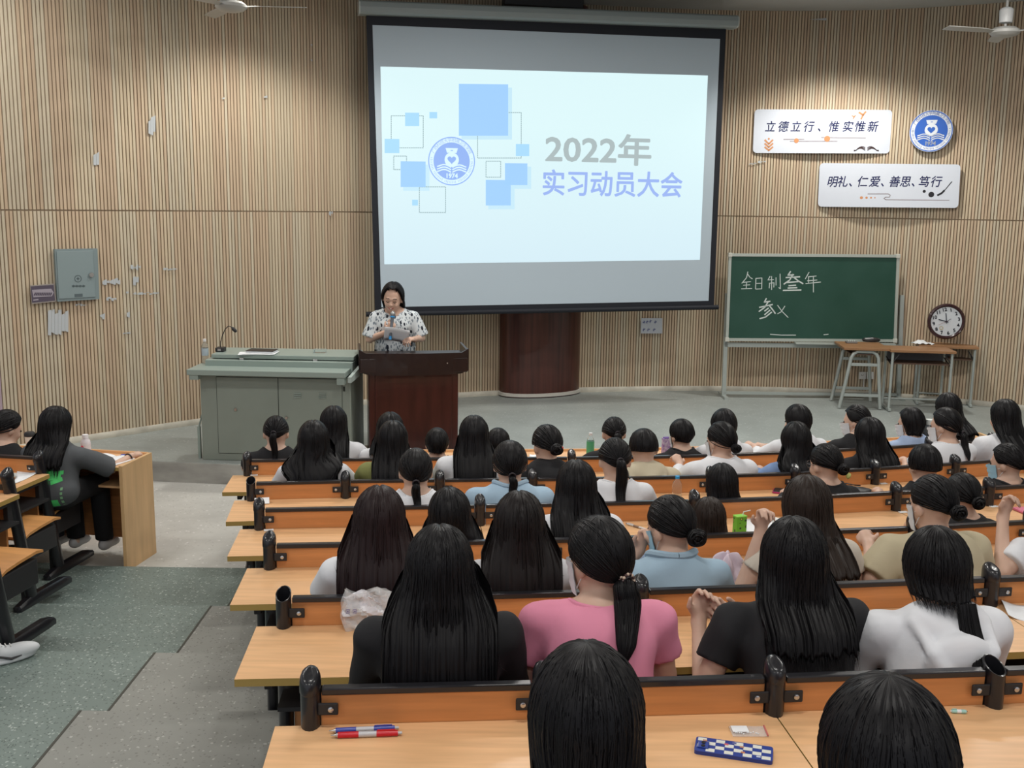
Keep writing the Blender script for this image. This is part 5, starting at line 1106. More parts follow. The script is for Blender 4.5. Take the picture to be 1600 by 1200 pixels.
S('k', 1577, 622, 5, 'person with long straight black hair and a puffy white top at the right edge', 'long', WHITE, near=0, L=.34, wb=.11, off=.30, sleeve=1.7, loose=.03, k=1.1)
# sixth row
S('l', 428, 647, 6, 'person at the left end of the farthest panelled row with a half-up ponytail', 'pony', BLACK, near=0, tail=.22, off=.24, rh=.022)
S('m', 519, 632, 6, 'person with long smooth black hair and a white shirt in front of the grey cabinet', 'long', WHITE, near=0, L=.30, wb=.095, off=.26)
S('n', 608, 642, 6, 'person in a white shirt mostly hidden behind the olive green shirt', 'long', WHITE, near=0, L=.18, off=.22)
S('o', 682, 667, 6, 'person sitting low in front of the lectern, only a black-haired head showing', 'bob', BLACK, near=0, L=.07, off=.2)
S('p', 778, 667, 6, 'person hidden behind the long hair, in front of the stage floor', 'bob', BLACK, near=0, L=.07, off=.2)
S('q', 961, 649, 6, 'person with a half-up black ponytail behind the straight ponytail', 'pony', BLACK, near=0, tail=.2, off=.25)
S('r', 1067, 653, 6, 'person in a dark top with a low black bob and mask, neck bare', 'bob', BLACK, near=0, L=.05, off=.24, mask='mask', yaw=.35)
S('s', 1134, 637, 6, 'person in a white top behind the low bun, arm bent on the desk', 'bob', WHITE, near=0, L=.1, off=.26, sleeve=1.3)
S('t', 1250, 630, 6, 'person in a white top with swept-back black hair, hands joined to the left', 'bob', WHITE, near=0, h=.0095, L=.11, off=.26, sleeve=1.6, k=1.06, yaw=.3, curl=(1., 1.),
  arms=(((-.27, .18, .69), (-.22, .36, .72), (-.2, .9, .1)), ((.2, .2, .69), (-.10, .37, .71), (-.8, .5, .1))))
S('u', 1343, 630, 6, 'person in black with a mask turned left toward the board', 'bun', BLACK, near=0, yaw=.75, off=.26, mask='mask', k=1.05, rh=.018)
S('v', 1428, 635, 6, 'person in a light blue top with dark straps and a mask', 'bob', (.33, .42, .60), near=0, yaw=.6, L=.10, off=.26, mask='mask')
S('w', 1487, 612, 6, 'person in black with a long ponytail, farthest row at right', 'long', BLACK, near=0, L=.2, off=.34, sleeve=1.8, k=1.08)
# ---------------------------------------------------------------- teaching console (grey cabinet)
A = atz(317, 718.5, 0); B = atz(549.5, 724, 0); uu = (B-A).normalized(); vv = Vector((-uu.y, uu.x, 0)); wd = (B-A).length; rzc = math.atan2(uu.y, uu.x)
CT = thing('teaching_console', 'grey-green steel teaching console with two cabinet doors and a slide-out top', 'cabinet', A, rzc)
HC = .80; DC = .62
def cb(name, x0, x1, y0, y1, z0, z1, m, bev=.004, par=None):
    b = MB(); b.box(((x0+x1)/2, (y0+y1)/2, (z0+z1)/2), (x1-x0, y1-y0, z1-z0)); return b.build(name, m, par or CT, bevel=bev)
cb('body', 0, wd, 0, DC, .0, HC, M['cabinet'], .008)
cb('plinth_gap', -.0, wd, .02, DC-.02, .0, .012, M['gap'])
s_ = wd/232.5; dx = lambda px: (px-317)*s_; dz = lambda py: (718.5-py)*s_*1.02
for i, (x0, x1) in enumerate(((343, 437.5), (438.5, 536))):
    cb('door_gap', dx(x0)-.004, dx(x1)+.004, -.002, .01, dz(707)-.004, dz(590)+.004, M['gap'], 0)
    d_ = cb('cabinet_door', dx(x0), dx(x1), -.006, .006, dz(707), dz(590), M['cabinet'], .003)
    b = MB(); b.lathe([(.001, .012), (.012, .012), (.016, .0), (.001, .0)][::-1], (dx(371.5 if i == 0 else 450), -.006, dz(639 if i == 0 else 650)), 14, Matrix.Rotation(PI/2, 3, 'X')); b.build('door_lock', M['bolt'], d_, smooth=True)
    if i == 1:
        for vx in (468, 506):
            for k in range(3): b = MB(); b.box((dx(vx), -.010, dz(612.5+k*3)), (.066, .008, .007)); b.build('vent_louvre', M['cabinet_top'], d_)
cb('handle_mark', dx(538), dx(541), -.004, .0, dz(608), dz(601), M['gap'], 0)
cb('sliding_top', -.07, wd-.02, -.14, .30, HC+.015, HC+.065, M['cabinet_top'], .006)
cb('top_frame', wd-.10, wd-.03, -.13, -.05, HC-.05, HC+.02, M['cabinet_top'], .004)
cb('top_frame', -.05, .03, -.13, -.05, HC-.03, HC+.02, M['cabinet_top'], .004)
cb('rear_box', .02, wd, .10, DC, HC+.015, HC+.12, M['cabinet_top'], .006)
cb('lid', .06, wd, .16, DC, HC+.128, HC+.165, M['cabinet_top'], .006)
for x in (375, 490): cb('lid_latch', dx(x)-.02, dx(x)+.02, .145, .165, HC+.10, HC+.135, M['bolt'], .003)
b = MB(); b.add([(wd, -.12, HC+.02), (wd+.03, -.12, HC+.02), (wd+.10, .55, HC+.14), (wd+.07, .55, HC+.14), (wd, -.12, HC-.03), (wd+.03, -.12, HC-.03), (wd+.10, .55, HC+.02), (wd+.07, .55, HC+.02)], [(0, 1, 2, 3), (7, 6, 5, 4), (0, 4, 5, 1), (1, 5, 6, 2), (2, 6, 7, 3), (3, 7, 4, 0)]); b.build('side_flap', cm('flap_pale', (.36, .42, .40), .4), CT)
cb('side_leg', -.06, -.035, .05, .08, .0, .3, M['cabinet_top'], .002); b = MB(); b.tube([(-.045, .06, .30), (-.01, .06, .42)], .008, 6); b.build('side_strut', M['cabinet_top'], CT)
CTop = lambda px, py, z: atz(px, py, z)
ztop = HC+.165
# ---- lectern
La = atz(577, 722, 0); Lb = atz(716, 718, 0); ul_ = (Lb-La).normalized(); wl = (Lb-La).length; T = thing('lectern', 'dark red lacquered wooden lectern with a flared dark top', 'lectern', La, math.atan2(ul_.y, ul_.x))
b = MB(); b.box((wl/2, .25, .43), (wl, .46, .86)); b.build('body', M['lectern'], T, bevel=.012)
b = MB(); b.box((wl/2, .014, .44), (wl-.12, .02, .80)); b.build('front_panel', M['lectern'], T, bevel=.006)
b = MB(); b.box((wl/2, .25, .02), (wl+.05, .52, .04)); b.build('plinth', M['lectern_top'], T, bevel=.006)
def lring(y, z0, z1, o, top_sag, n=17):
    xs = np.linspace(-o, wl+o, n); up = [Vector((x, y-.05*math.sin(PI*i/(n-1)), z1-top_sag*math.sin(PI*i/(n-1))+(.035 if i in (0, n-1) else 0))) for i, x in enumerate(xs)]
    lo_ = [Vector((x, y-.05*math.sin(PI*i/(n-1)), z0+(.035 if i in (0, n-1) else .008 if i in (1, n-2) else 0))) for i, x in enumerate(xs)]; return up+lo_[::-1]
b = MB(); ra, rb_ = lring(-.045, .82, 1.02, .085, .0), lring(-.02, .82, 1.02, .085, .0); rr = []
for i in range(17): rr.append([ra[i], ra[33-i], rb_[33-i], rb_[i]])
b.loft(rr); b.build('fascia', M['lectern_top'], T)
b = MB(); b.prism([(-.075, -.06), (wl/2, -.085), (wl+.075, -.06), (wl+.075, .46), (-.075, .46)], .84, .97); b.build('desk_top', M['lectern_top'], T, bevel=.006)
for x0 in (-.085, wl+.06):
    b = MB(); b.prism([(x0, -.03), (x0+.025, -.03), (x0+.025, .44), (x0, .44)], .84, 1.05); b.build('side_rail', M['lectern_top'], T, bevel=.008)
b = MB(); b.lathe([(.001, .002), (.006, .002), (.006, 0)], (wl*.86, -.098, .93), 8, Matrix.Rotation(PI/2, 3, 'X')); b.build('stud', M['bolt'], T)
# ---------------------------------------------------------------- the speaker
bm_ = bpy.data.materials.new('printed_blouse'); bm_.use_nodes = True; nt = bm_.node_tree; N = nt.nodes.new; K = nt.links.new; tc = N('ShaderNodeTexCoord')
def blot(scale, thr, dst, seed):
    mp = N('ShaderNodeMapping'); mp.inputs['Scale'].default_value = scale; mp.inputs['Location'].default_value = (seed, seed*2, 0); K(tc.outputs['Object'], mp.inputs[0]); v = N('ShaderNodeTexVoronoi'); v.inputs['Scale'].default_value = 1; K(mp.outputs[0], v.inputs[0])
    s = N('ShaderNodeSeparateColor'); K(v.outputs['Color'], s.inputs[0]); g = N('ShaderNodeMath'); g.operation = 'GREATER_THAN'; g.inputs[1].default_value = thr; K(s.outputs[0], g.inputs[0]); l = N('ShaderNodeMath'); l.operation = 'LESS_THAN'; l.inputs[1].default_value = dst; K(v.outputs['Distance'], l.inputs[0])
    m = N('ShaderNodeMath'); m.operation = 'MULTIPLY'; K(g.outputs[0], m.inputs[0]); K(l.outputs[0], m.inputs[1]); return m
m1 = N('ShaderNodeMix'); m1.data_type = 'RGBA'; m1.inputs[6].default_value = (.60, .64, .66, 1); m1.inputs[7].default_value = (.16, .20, .24, 1); K(blot((75, 75, 30), .30, .42, 1).outputs[0], m1.inputs[0])
m2 = N('ShaderNodeMix'); m2.data_type = 'RGBA'; m2.inputs[7].default_value = (.012, .016, .03, 1); K(m1.outputs[2], m2.inputs[6]); K(blot((34, 34, 17), .58, .40, 3).outputs[0], m2.inputs[0]); K(m2.outputs[2], nt.nodes['Principled BSDF'].inputs['Base Color']); nt.nodes['Principled BSDF'].inputs['Roughness'].default_value = .8
YS = 9.98; hz = aty(613, 437, YS); SS = 1.09; P = Pose(hz.z/SS-.012, lean=.06, yaw=-.10, pitch=.34, roll=-.10, stand=True, k=.97)
P.H = P.N+v3(.01, .055, .128)
P.arms = [(v3(-.235, .05, .99), v3(-.18, .23, 1.00), v3(.55, .75, .10), v3(-.2, 0, 1)), (v3(.215, .07, .98), v3(.045, .235, 1.065), v3(-.45, .25, .85), v3(-.3, 1, .1))]
sp = thing('person', 'woman in a black and white printed blouse speaking into a microphone behind the lectern', 'person', (hz.x+.02, YS, 0), PI+.06, s=SS)
V, Fa = body(P, .0062, (.95, 1.25)); so = meshobj('body', V, Fa, M['skin'], sp)
V, Fa = clothes(P, .010, .92, hem=.78, loose=.022, seed=5, wr=.003, cuffr=.02); meshobj('blouse', V, Fa, bm_, sp)
V, Fa = trousers(P); meshobj('trousers', V, Fa, cm('trousers_02', (.02, .02, .03), .8), sp)
for sd in (-1, 1): o = shared('shoe', None, 'shoe', None, sp); o.location = (sd*.095, 0, 0)
hh = Hair(P, 77, L=.13, wb=.088, vol=1.08, side=2.2, nape=1.75, fr=.66, part=1, tuck=.1); hm_ = hh.mesh(120, 18, 10, 140, .003, .012); ho = meshobj('hair', hm_[0], hm_[1], M['hair_black'], sp, uv=hm_[2])
Rm = Matrix([list(r) for r in P.Rh])
def onface(pts, r, m, name, par=sp, n=6, flat=1):
    b = MB(); b.tube([tuple(P.hl(*p)) for p in pts], r, n, flat=flat); return b.build(name, m, par, smooth=True)
for sd in (-1, 1):
    onface([(sd*.016, .0925, .026), (sd*.032, .0925, .031), (sd*.047, .083, .025)], .0028, M['hair_black'], 'eyebrow')
    onface([(sd*.018, .090, -.004), (sd*.031, .0905, -.009), (sd*.045, .083, -.004)], .0026, M['eye'], 'eyelid')
onface([(-.024, .084, -.056), (-.012, .0905, -.064), (0, .092, -.067), (.012, .0905, -.064), (.024, .084, -.056)], .0055, M['lips'], 'lips'); onface([(-.018, .089, -.061), (0, .0955, -.0665), (.018, .089, -.061)], .0032, cm('teeth', (.65, .62, .58), .4), 'teeth')
# collar of the blouse
b = MB(); b.tube([tuple(P.N+v3(x, y, z)) for x, y, z in ((-.02, .085, -.07), (-.055, .05, -.02), (-.066, .0, .012), (0, -.06, .03), (.066, .0, .012), (.055, .05, -.02), (.02, .085, -.07))], .012, 8, flat=1.0); b.build('collar', bm_, sp, smooth=True)
# microphone held in her right hand (top level)
Rz = Matrix.Rotation(PI+.06, 4, 'Z'); W3 = lambda v: (Matrix.Translation(sp.location) @ Rz @ Matrix.Scale(SS, 4)) @ Vector(v)
hc = P.arms[1][1]+unit(v3(-.45, .25, .85))*.075+v3(-.0, .028, .0); ax = unit(v3(-.10, -.25, 1)); m0 = hc-ax*.13; 
t = thing('microphone', 'grey handheld microphone with a blue band held to her mouth', 'microphone', W3(m0))
def seg(name, a, b_, rs, m):
    bb = MB(); pts = [hc+ax*q for q in np.linspace(a, b_, len(rs))]; bb.tube([tuple(W3(p)-t.location) for p in pts], 0, 14, rs=rs); return bb.build(name, m, t, smooth=True)
seg('handle', -.13, .07, [.012, .013, .014, .017], cm('mic_grey', (.10, .11, .13), .35)); seg('blue_band', -.125, -.095, [.0135, .0140], cm('mic_blue', (.03, .25, .55), .4)); seg('head_ring', .066, .078, [.022, .022], cm('mic_blue', (0, 0, 0))); seg('mic_head', .075, .125, [.018, .0245, .026, .024, .017, .006], cm('mic_mesh', (.25, .25, .25), .35, metal=.6))
# paper in her left hand
pc = P.arms[0][1]+unit(v3(.55, .75, .10))*.085; t = thing('paper_sheet', 'white sheet of paper held in the speaker\'s left hand', 'paper', W3(pc))
b = MB(); m = Matrix.Rotation(-.15, 3, 'Y') @ Matrix.Rotation(.95, 3, 'X'); g = []
for i in range(9):
    for j in range(5): x = (i/8)*.235; y = -.08+j/4*.16; q = m @ Vector((x, y, .010*math.sin(i/8*PI)+.008*(j/4))); g.append(Rz.to_3x3() @ (q+Vector((-.01, .01, .018))))
b.add(g, [(i*5+j, i*5+j+1, (i+1)*5+j+1, (i+1)*5+j) for i in range(8) for j in range(4)]); o = b.build('sheet', M['paper'], t, smooth=True); md = o.modifiers.new('thickness', 'SOLIDIFY'); md.thickness = .001
# ---------------------------------------------------------------- things on the console
def bottle(label, pos, h, r, liquid=None, capc=(.8, .8, .8), lab=None, name='water_bottle', group=None, body=None, squat=False):
    t = thing(name, label, 'bottle', pos, group=group); b = MB()
    pr = [(r*.3, 0), (r*.85, 0), (r, .008), (r*.98, h*.25), (r*.93, h*.3), (r, h*.35), (r, h*.62), (r*.85, h*.74), (r*.42, h*.86), (r*.40, h*.9), (r*.40, h*.91)] if not squat else [(r*.3, 0), (r*.9, 0), (r, .01), (r, h*.62), (r*.9, h*.72), (r*.55, h*.82), (r*.52, h*.86)]
    b.lathe(pr, n=20); b.build('bottle_body', body or M['glass'], t, smooth=True)
    c = .44 if not squat else .62; b = MB(); b.lathe([(r*c*.5, h*.90 if not squat else h*.84), (r*c, h*.90 if not squat else h*.84), (r*c, h), (r*c*.5, h)], n=16); b.build('cap', cm('cap_'+name+'%02d' % int(capc[0]*99+capc[2]*9), capc, .4), t, smooth=True)
    if lab: b = MB(); b.lathe([(r*1.005, h*lab[0]), (r*1.012, h*lab[0]+.001), (r*1.012, h*lab[1]), (r*1.005, h*lab[1])], n=20); b.build('bottle_label', lab[2], t, smooth=True)
    return t
lm = cm('bottle_label_blue', (.42, .50, .55), .5)
bottle('clear water bottle with a white cap at the left end of the console', atz(321, 567, HC+.066), .225, .032, lab=(.32, .62, lm))
p = atz(345, 549, ztop); t = thing('gooseneck_microphone', 'black gooseneck microphone on a small base on the console', 'microphone', p)
b = MB(); b.box((0, 0, .02), (.08, .10, .04)); b.build('base', M['blackm'], t, bevel=.008); b = MB(); b.box((0, -.052, .022), (.03, .004, .02)); b.build('switch', M['bolt'], t)
b = MB(); b.tube([(0, .0, .04), (.0, .01, .09), (.02, .0, .15), (.05, -.01, .21), (.085, -.02, .243), (.11, -.02, .235), (.125, -.02, .222)], .0045, 8); b.build('gooseneck', M['blackm'], t, smooth=True)
b = MB(); b.tube([(.118, -.02, .230), (.13, -.02, .216), (.15, -.02, .196), (.158, -.02, .188)], .0, 12, rs=[.009, .017, .017, .009]); b.build('foam_head', M['blackm'], t, smooth=True)
p = atz(405, 552, ztop); t = thing('notebook', 'black-covered notebook lying on loose white papers on the console', 'book', p, rzc-.05)
for i, (x, y, r) in enumerate(((-.03, -.02, .25), (.0, -.01, -.05), (.02, -.02, .08))):
    b = MB(); b.box((x, y, .002+.003*i), (.30, .20, .002), r); b.build('loose_sheet', M['paper'], t)
b = MB(); b.box((.02, .02, .019), (.25, .17, .014), .02); b.build('pages', M['paper'], t); b = MB(); b.box((.02, .02, .028), (.26, .18, .005), .02); b.build('cover', cm('black_cover', (.02, .017, .017), .5), t, bevel=.001)
p = atz(500, 551, ztop); t = thing('clear_box', 'small clear plastic box on the console lid', 'box', p, rzc); b = MB(); b.box((0, 0, .018), (.11, .07, .034)); b.build('box_body', M['glass'], t, bevel=.004)
p = atz(462, 567, HC+.066); t = thing('paper_sheet', 'folded white paper on the front ledge of the console', 'paper', p, rzc+.2); b = MB(); b.box((0, 0, .003), (.16, .05, .004)); b.box((-.04, .0, .008), (.08, .05, .003), .2); b.build('sheet', M['paper'], t)
# ---------------------------------------------------------------- small desks by the board
def small_desk(label, nl, nr, depth, H=.74, shelf=True):
    u = (nr-nl); u.z = 0; w = u.length; t = thing('folding_desk', label, 'desk', (nl.x, nl.y, 0), math.atan2(u.y, u.x))
    b = MB(); b.box((w/2, depth/2, H-.014), (w, depth, .028)); b.build('tabletop', M['tabletop'], t, bevel=.003)
    for x in (.035, w-.035):
        b = MB(); b.box((x, depth/2, .025), (.03, depth+.02, .03)); b.build('foot_bar', M['steel'], t, bevel=.004)
        for y in (.04, depth-.05): b = MB(); b.tube([(x, y, .02), (x, y, H-.03)], .016, 10); b.build('leg', M['steel'], t, smooth=True)
        b = MB(); b.tube([(x, .04, H-.16), (x+(.08 if x < w/2 else -.08), .04, H-.05)], .007, 6); b.tube([(x, .04, H-.20), (x, depth-.05, H-.12)], .007, 6); b.build('fold_bracket', M['blackm'], t)
    b = MB(); b.tube([(.035, depth-.05, .10), (w-.035, depth-.05, .10)], .012, 8); b.build('stretcher', M['steel'], t, smooth=True)
    if shelf: b = MB(); b.box((w/2, depth/2+.02, H-.17), (w-.10, depth-.10, .014)); b.build('book_shelf', cm('dark_brown_board', (.11, .065, .045), .5), t)
    b = MB(); b.box((w/2, depth-.05, H-.10), (w-.10, .008, .13)); b.build('back_board', cm('grey_board', (.13, .13, .14), .6), t)
    return t
small_desk('brown-topped desk in the middle of three beside the board, nearest to the seats', atz(1392, 548, .73), atz(1495, 551, .73), .42)
small_desk('brown-topped desk at the right against the wall, holding the clock', atz(1436, 539, .74), atz(1530, 543, .74), .36)
# desk 1: turned sideways, its trapezoid end frame faces the seats
nl, nr = atz(1319, 543, .745), atz(1392, 545, .745); u = nr-nl; u.z = 0; w = u.length; t = thing('folding_desk', 'small brown-topped desk with a splayed pale metal end frame, below the chalkboard corner', 'desk', (nl.x, nl.y, 0), math.atan2(u.y, u.x))
b = MB(); b.box((w/2, .30, .73), (w, .60, .028)); b.build('tabletop', M['tabletop'], t, bevel=.003)
for y in (.05, .55):
    b = MB(); b.tube([(.0, y, .012), (.05, y, .30), (.10, y, .62), (.125, y, .67), (.17, y, .695), (w-.19, y, .695), (w-.145, y, .67), (w-.12, y, .62), (w-.09, y, .30), (w-.06, y, .012)], .021, 10); b.build('end_frame', M['steel'], t, smooth=True)
    for z, a, c in ((.17, .03, w-.075), (.54, .09, w-.11)): b = MB(); b.box(((a+c)/2, y, z), (c-a, .02, .035)); b.build('crossbar', M['steel'], t, bevel=.003)
b = MB(); b.box((w/2, .3, .66), (w-.2, .5, .014)); b.build('book_shelf', M['dark_brown_board'], t)
def onz(px, py, z): return atz(px, py, z)
t = thing('chalk_box', 'low tray of chalk pieces on the small desk below the board', 'chalk', onz(1330, 536, .745)); b = MB(); b.box((0, 0, .012), (.13, .08, .02)); b.build('tray', cm('tray_grey', (.2, .19, .18), .6), t, bevel=.003)
for i in range(4): b = MB(); b.tube([(-.04+.025*i, -.02, .028), (-.03+.025*i, .03, .028)], .006, 8); b.build('chalk_stick', M['chalk'], t)
t = thing('black_pouch', 'black pouch lying on the small desk beside the chalkboard', 'pouch', onz(1361, 534, .745)); b = MB(); b.lathe([(.01, 0), (.10, .004), (.115, .025), (.09, .048), (.03, .056), (.005, .056)], sx=1, sy=.55, n=20); b.build('pouch_body', M['blackm'], t, smooth=True); b = MB(); b.tube([(-.09, -.035, .045), (0, -.05, .052), (.09, -.035, .045)], .003, 6); b.build('zip', M['bolt'], t)
t = thing('blackboard_eraser', 'dark blackboard eraser lying right of the wall clock', 'eraser', onz(1503, 535, .74)); b = MB(); b.box((0, 0, .018), (.15, .05, .02)); b.build('felt', M['blackm'], t, bevel=.003); b = MB(); b.box((0, 0, .033), (.15, .05, .012)); b.build('grip', cm('eraser_grip', (.12, .10, .10), .6), t, bevel=.003)
t = thing('white_cloth', 'crumpled white cloth left of the clock on the desks', 'cloth', onz(1442, 537, .745)); b = MB(); g = []
for i in range(13):
    for j in range(7):
        x, y = i/12-.5, j/6-.5; g.append((x*.27*(1-.25*abs(y)), y*.14, .006+.045*math.exp(-((x+.12)*4)**2-(y*3)**2)+.008*math.sin(i*1.7+j)))
b.add(g, [(i*7+j, (i+1)*7+j, (i+1)*7+j+1, i*7+j+1) for i in range(12) for j in range(6)]); o = b.build('cloth', M['paper'], t, smooth=True); o.modifiers.new('thickness', 'SOLIDIFY').thickness = .003
# clock
cpos = aty(1478, 502, 12.60); fk = FR((cpos.x, cpos.y, cpos.z), (1, -.22, 0)); Rk = (fk.px(1508, 502)-fk.px(1448, 502)).length/2
t = thing('wall_clock', 'round wall clock with a dark maroon rim standing on the desk, showing ten', 'clock', cpos); cc = fk.loc(cpos)
def ringprof(prof, name, m):
    b = MB(); rr = [[fk.pt(cc[0]+r*math.cos(a), cc[1]+r*math.sin(a), o) for a in np.linspace(0, 2*PI, 48, endpoint=False)] for r, o in prof]; b.loft(rr, cap=False); return bld(b, name, m, t, smooth=True)
ringprof([(Rk*.80, .028), (Rk*.84, .042), (Rk*.90, .050), (Rk*.97, .040), (Rk, .018), (Rk*.98, -.01), (Rk*.6, -.012)], 'clock_rim', cm('maroon_rim', (.035, .012, .016), .25, coat=.4))
b = MB(); disc(fk, b, cc, Rk*.83, .024, .006, 48); bld(b, 'clock_face', cm('clock_white', (.62, .66, .70), .5), t)
tl = math.radians(13); navy = cm('clock_ink', (.015, .02, .04), .5)
for k in range(1, 13):
    a = PI/2-k*PI/6+tl; r_ = Rk*.66; child(text(str(k), Rk*.26, navy, None, fk.pt(cc[0]+r_*math.cos(a), cc[1]+r_*math.sin(a), .031), fk.r*math.cos(tl)+fk.u*math.sin(tl), fk.u*math.cos(tl)-fk.r*math.sin(tl), 'numeral', bold=.002), t)
def hnd(dx, dy, L, w, name, m=navy): b = MB(); q = math.hypot(dx, dy); line(fk, b, [(cc[0]-dx/q*.02, cc[1]-dy/q*.02), (cc[0]+dx/q*L, cc[1]+dy/q*L)], w, .034, .001); return bld(b, name, m, t)
hnd(-82, 20, Rk*.42, .012, 'hour_hand'); hnd(-12, 88, Rk*.46, .010, 'minute_hand'); hnd(48, 33, Rk*.28, .005, 'alarm_hand'); hnd(-75, -38, Rk*.45, .0025, 'second_hand', cm('thin_red', (.3, .1, .1), .5))
b = MB(); disc(fk, b, (cc[0]-Rk*.24, cc[1]-Rk*.37), .022, .0335, .001, 20, .016); bld(b, 'small_ring', cm('brass_ring', (.45, .36, .12), .4), t)
# ---------------------------------------------------------------- people left of the aisle
from mathutils.bvhtree import BVHTree
def decal(root, so, polys, m, name, back=True, lift=.003):
    """flat print laid on the garment: polygons (x, z) subdivided and dropped on the cloth"""
    me = so.data; bvh = BVHTree.FromPolygons([v.co[:] for v in me.vertices], [p.vertices[:] for p in me.polygons]); b = MB()
    for (x0, z0, x1, z1, w) in polys:
        L = max(.001, math.hypot(x1-x0, z1-z0)); n = max(1, int(L/.012)); nx, nz = -(z1-z0)/L*w/2, (x1-x0)/L*w/2; prev = None
        for i in range(n+1):
            f = i/n; ring = []
            for s in (-1, -.33, .33, 1):
                x, z = x0+(x1-x0)*f+nx*s, z0+(z1-z0)*f+nz*s; h = bvh.ray_cast(Vector((x, -.6, z)), Vector((0, 1, 0)))
                ring.append(Vector(h[0])+Vector((0, -lift, 0)) if h[0] is not None else None)
            if prev and all(q is not None for q in ring+prev): b.add(prev+ring, [(k, k+1, 5+k, 4+k) for k in range(3)])
            prev = ring
    if b.v: return b.build(name, m, so, smooth=True)
GREY = (.085, .092, .10)
az9 = -math.radians(9)
PEOPLE['L1'] = seated((81, 634), 5, 'person in an oversized grey t-shirt with green print, writing at the front desk', 'long', GREY, near=1, h=.0085, L=.28, wb=.11, off=.25, world=6.86, az=az9, floor=-.13, sleeve=.95, loose=.02, k=1.08, yaw=-.15, pitch=.2, curl=(.6, .9), hairkw=dict(vol=1.08),
   arms=('desk', ((.30, .26, .66), (.34, .46, .70), (.1, .95, -.05))), pants=(.008, .008, .010))
r_, P_, H_, ho_, so_ = PEOPLE['L1']; gm = cm('green_print', (.08, .62, .16), .6)
zc_ = P_.N[2]-.17
decal(r_, so_, [(.05, zc_+.03, .135, zc_+.03, .025), (.05, zc_, .125, zc_+.005, .03), (.08, zc_-.03, .135, zc_-.01, .025), (.05, zc_+.045, .08, zc_+.05, .02)], gm, 'green_print')
decal(r_, so_, [(.10, zc_-.14, .10, zc_-.32, .05)], gm, 'green_print')
decal(r_, so_, [(.145, zc_-.06-.03*k, .145, zc_-.078-.03*k, .012) for k in range(9)], cm('pale_green_print', (.20, .42, .22), .6), 'print_lettering')
b = MB(); w_ = P_.arms[1][1]; e_ = P_.arms[1][0]; c_ = e_+(w_-e_)*.85; b.tube(torus_pts(c_, .030, .004, w_-e_), .005, 6, cap=False); b.build('bracelet', M['black'], r_, smooth=True)
PEOPLE['L2'] = seated((3, 638), 5, 'person in a black top with tied hair at the left photo edge', 'lowpony', BLACK, near=1, L=.2, off=.25, world=6.93, az=az9, floor=-.13, yaw=-.5, pitch=.35, tail=.12, hairkw=dict(vol=1.0))
b = MB()
p = atz(8, 1034, .03); t = thing('sneaker', 'white sneaker with a black curved mark at the left photo edge', 'shoe', p, -.9)
def snk():
    b = Field((-.07, -.16, -.005), (.07, .18, .15), .007); b.ell((0, -.07, .06), (.040, .07, .065), .02); b.ell((0, .06, .045), (.048, .11, .040), .03); b.ell((0, 0, .015), (.052, .15, .022), .01); b.D = np.maximum(b.D, -(b.ax[2][None, None, :]-0.0)); return b.mesh()
V, Fa = snk(); o = meshobj('shoe_upper', V, Fa, cm('sneaker_white', (.62, .64, .66), .5), t)
b = MB(); b.tube([(.047, .07, .035), (.052, .02, .03), (.050, -.03, .05), (.036, -.09, .075)], .007, 6, rs=[.003, .008, .007, .002], flat=.8); b.build('side_mark', M['blackm'], t)
for k in range(4): b = MB(); b.tube([(-.02, .03-.022*k, .083+.006*k), (.02, .03-.022*k, .083+.006*k)], .003, 5); b.build('lace', M['white'], t)
# prints on the far hoodies
inkm = cm('dark_line_print', (.05, .045, .04), .7)
r_, P_, H_, ho_, so_ = PEOPLE['e']; z0 = P_.N[2]-.16
decal(r_, so_, [(-.02, z0, .01, z0+.01, .008), (.01, z0+.01, .012, z0-.01, .008), (.012, z0-.01, -.02, z0-.012, .008), (-.13, z0-.05, -.05, z0-.03, .004), (-.05, z0-.03, .02, z0-.07, .004), (.05, z0-.02, .12, z0-.04, .004), (.05, z0-.02, .06, z0-.08, .004), (.12, z0-.04, .09, z0-.10, .004), (-.12, z0-.08, -.02, z0-.09, .004), (.0, z0-.1, .08, z0-.09, .004)], inkm, 'line_drawing')
r_, P_, H_, ho_, so_ = PEOPLE['d']; z0 = P_.N[2]-.15; decal(r_, so_, [(.04, z0+.02, .045, z0-.04, .022)], M['white'], 'white_print')
r_, P_, H_, ho_, so_ = PEOPLE['J']; z0 = P_.N[2]-.075; seam = cm('denim_seam', (.19, .27, .33), .8)
decal(r_, so_, [(-.19, z0-.012, .0, z0+.004, .007), (.0, z0+.004, .19, z0-.012, .007), (-.19, z0-.020, .0, z0-.004, .002), (.0, z0-.004, .19, z0-.020, .002)], seam, 'jacket_seam')
r_, P_, H_, ho_, so_ = PEOPLE['F']; bk = lambda x, dz, e: v3(P_.N[0]+x, float(P_.back(P_.N[2]+dz))+e, P_.N[2]+dz); p0 = bk(.03, .07, -.03)
V, Fa, U = tail_mesh(P_, p0, [p0, bk(.035, -.02, -.022), bk(.04, -.10, -.04), bk(.045, -.17, -.05), bk(.05, -.25, -.02)], [(0, .030), (.3, .034), (.75, .024), (1, .006)], 5, locks=50, lw=.0024, flat=.35); meshobj('long_lock', V, Fa, M['hair_black'], ho_, uv=U)
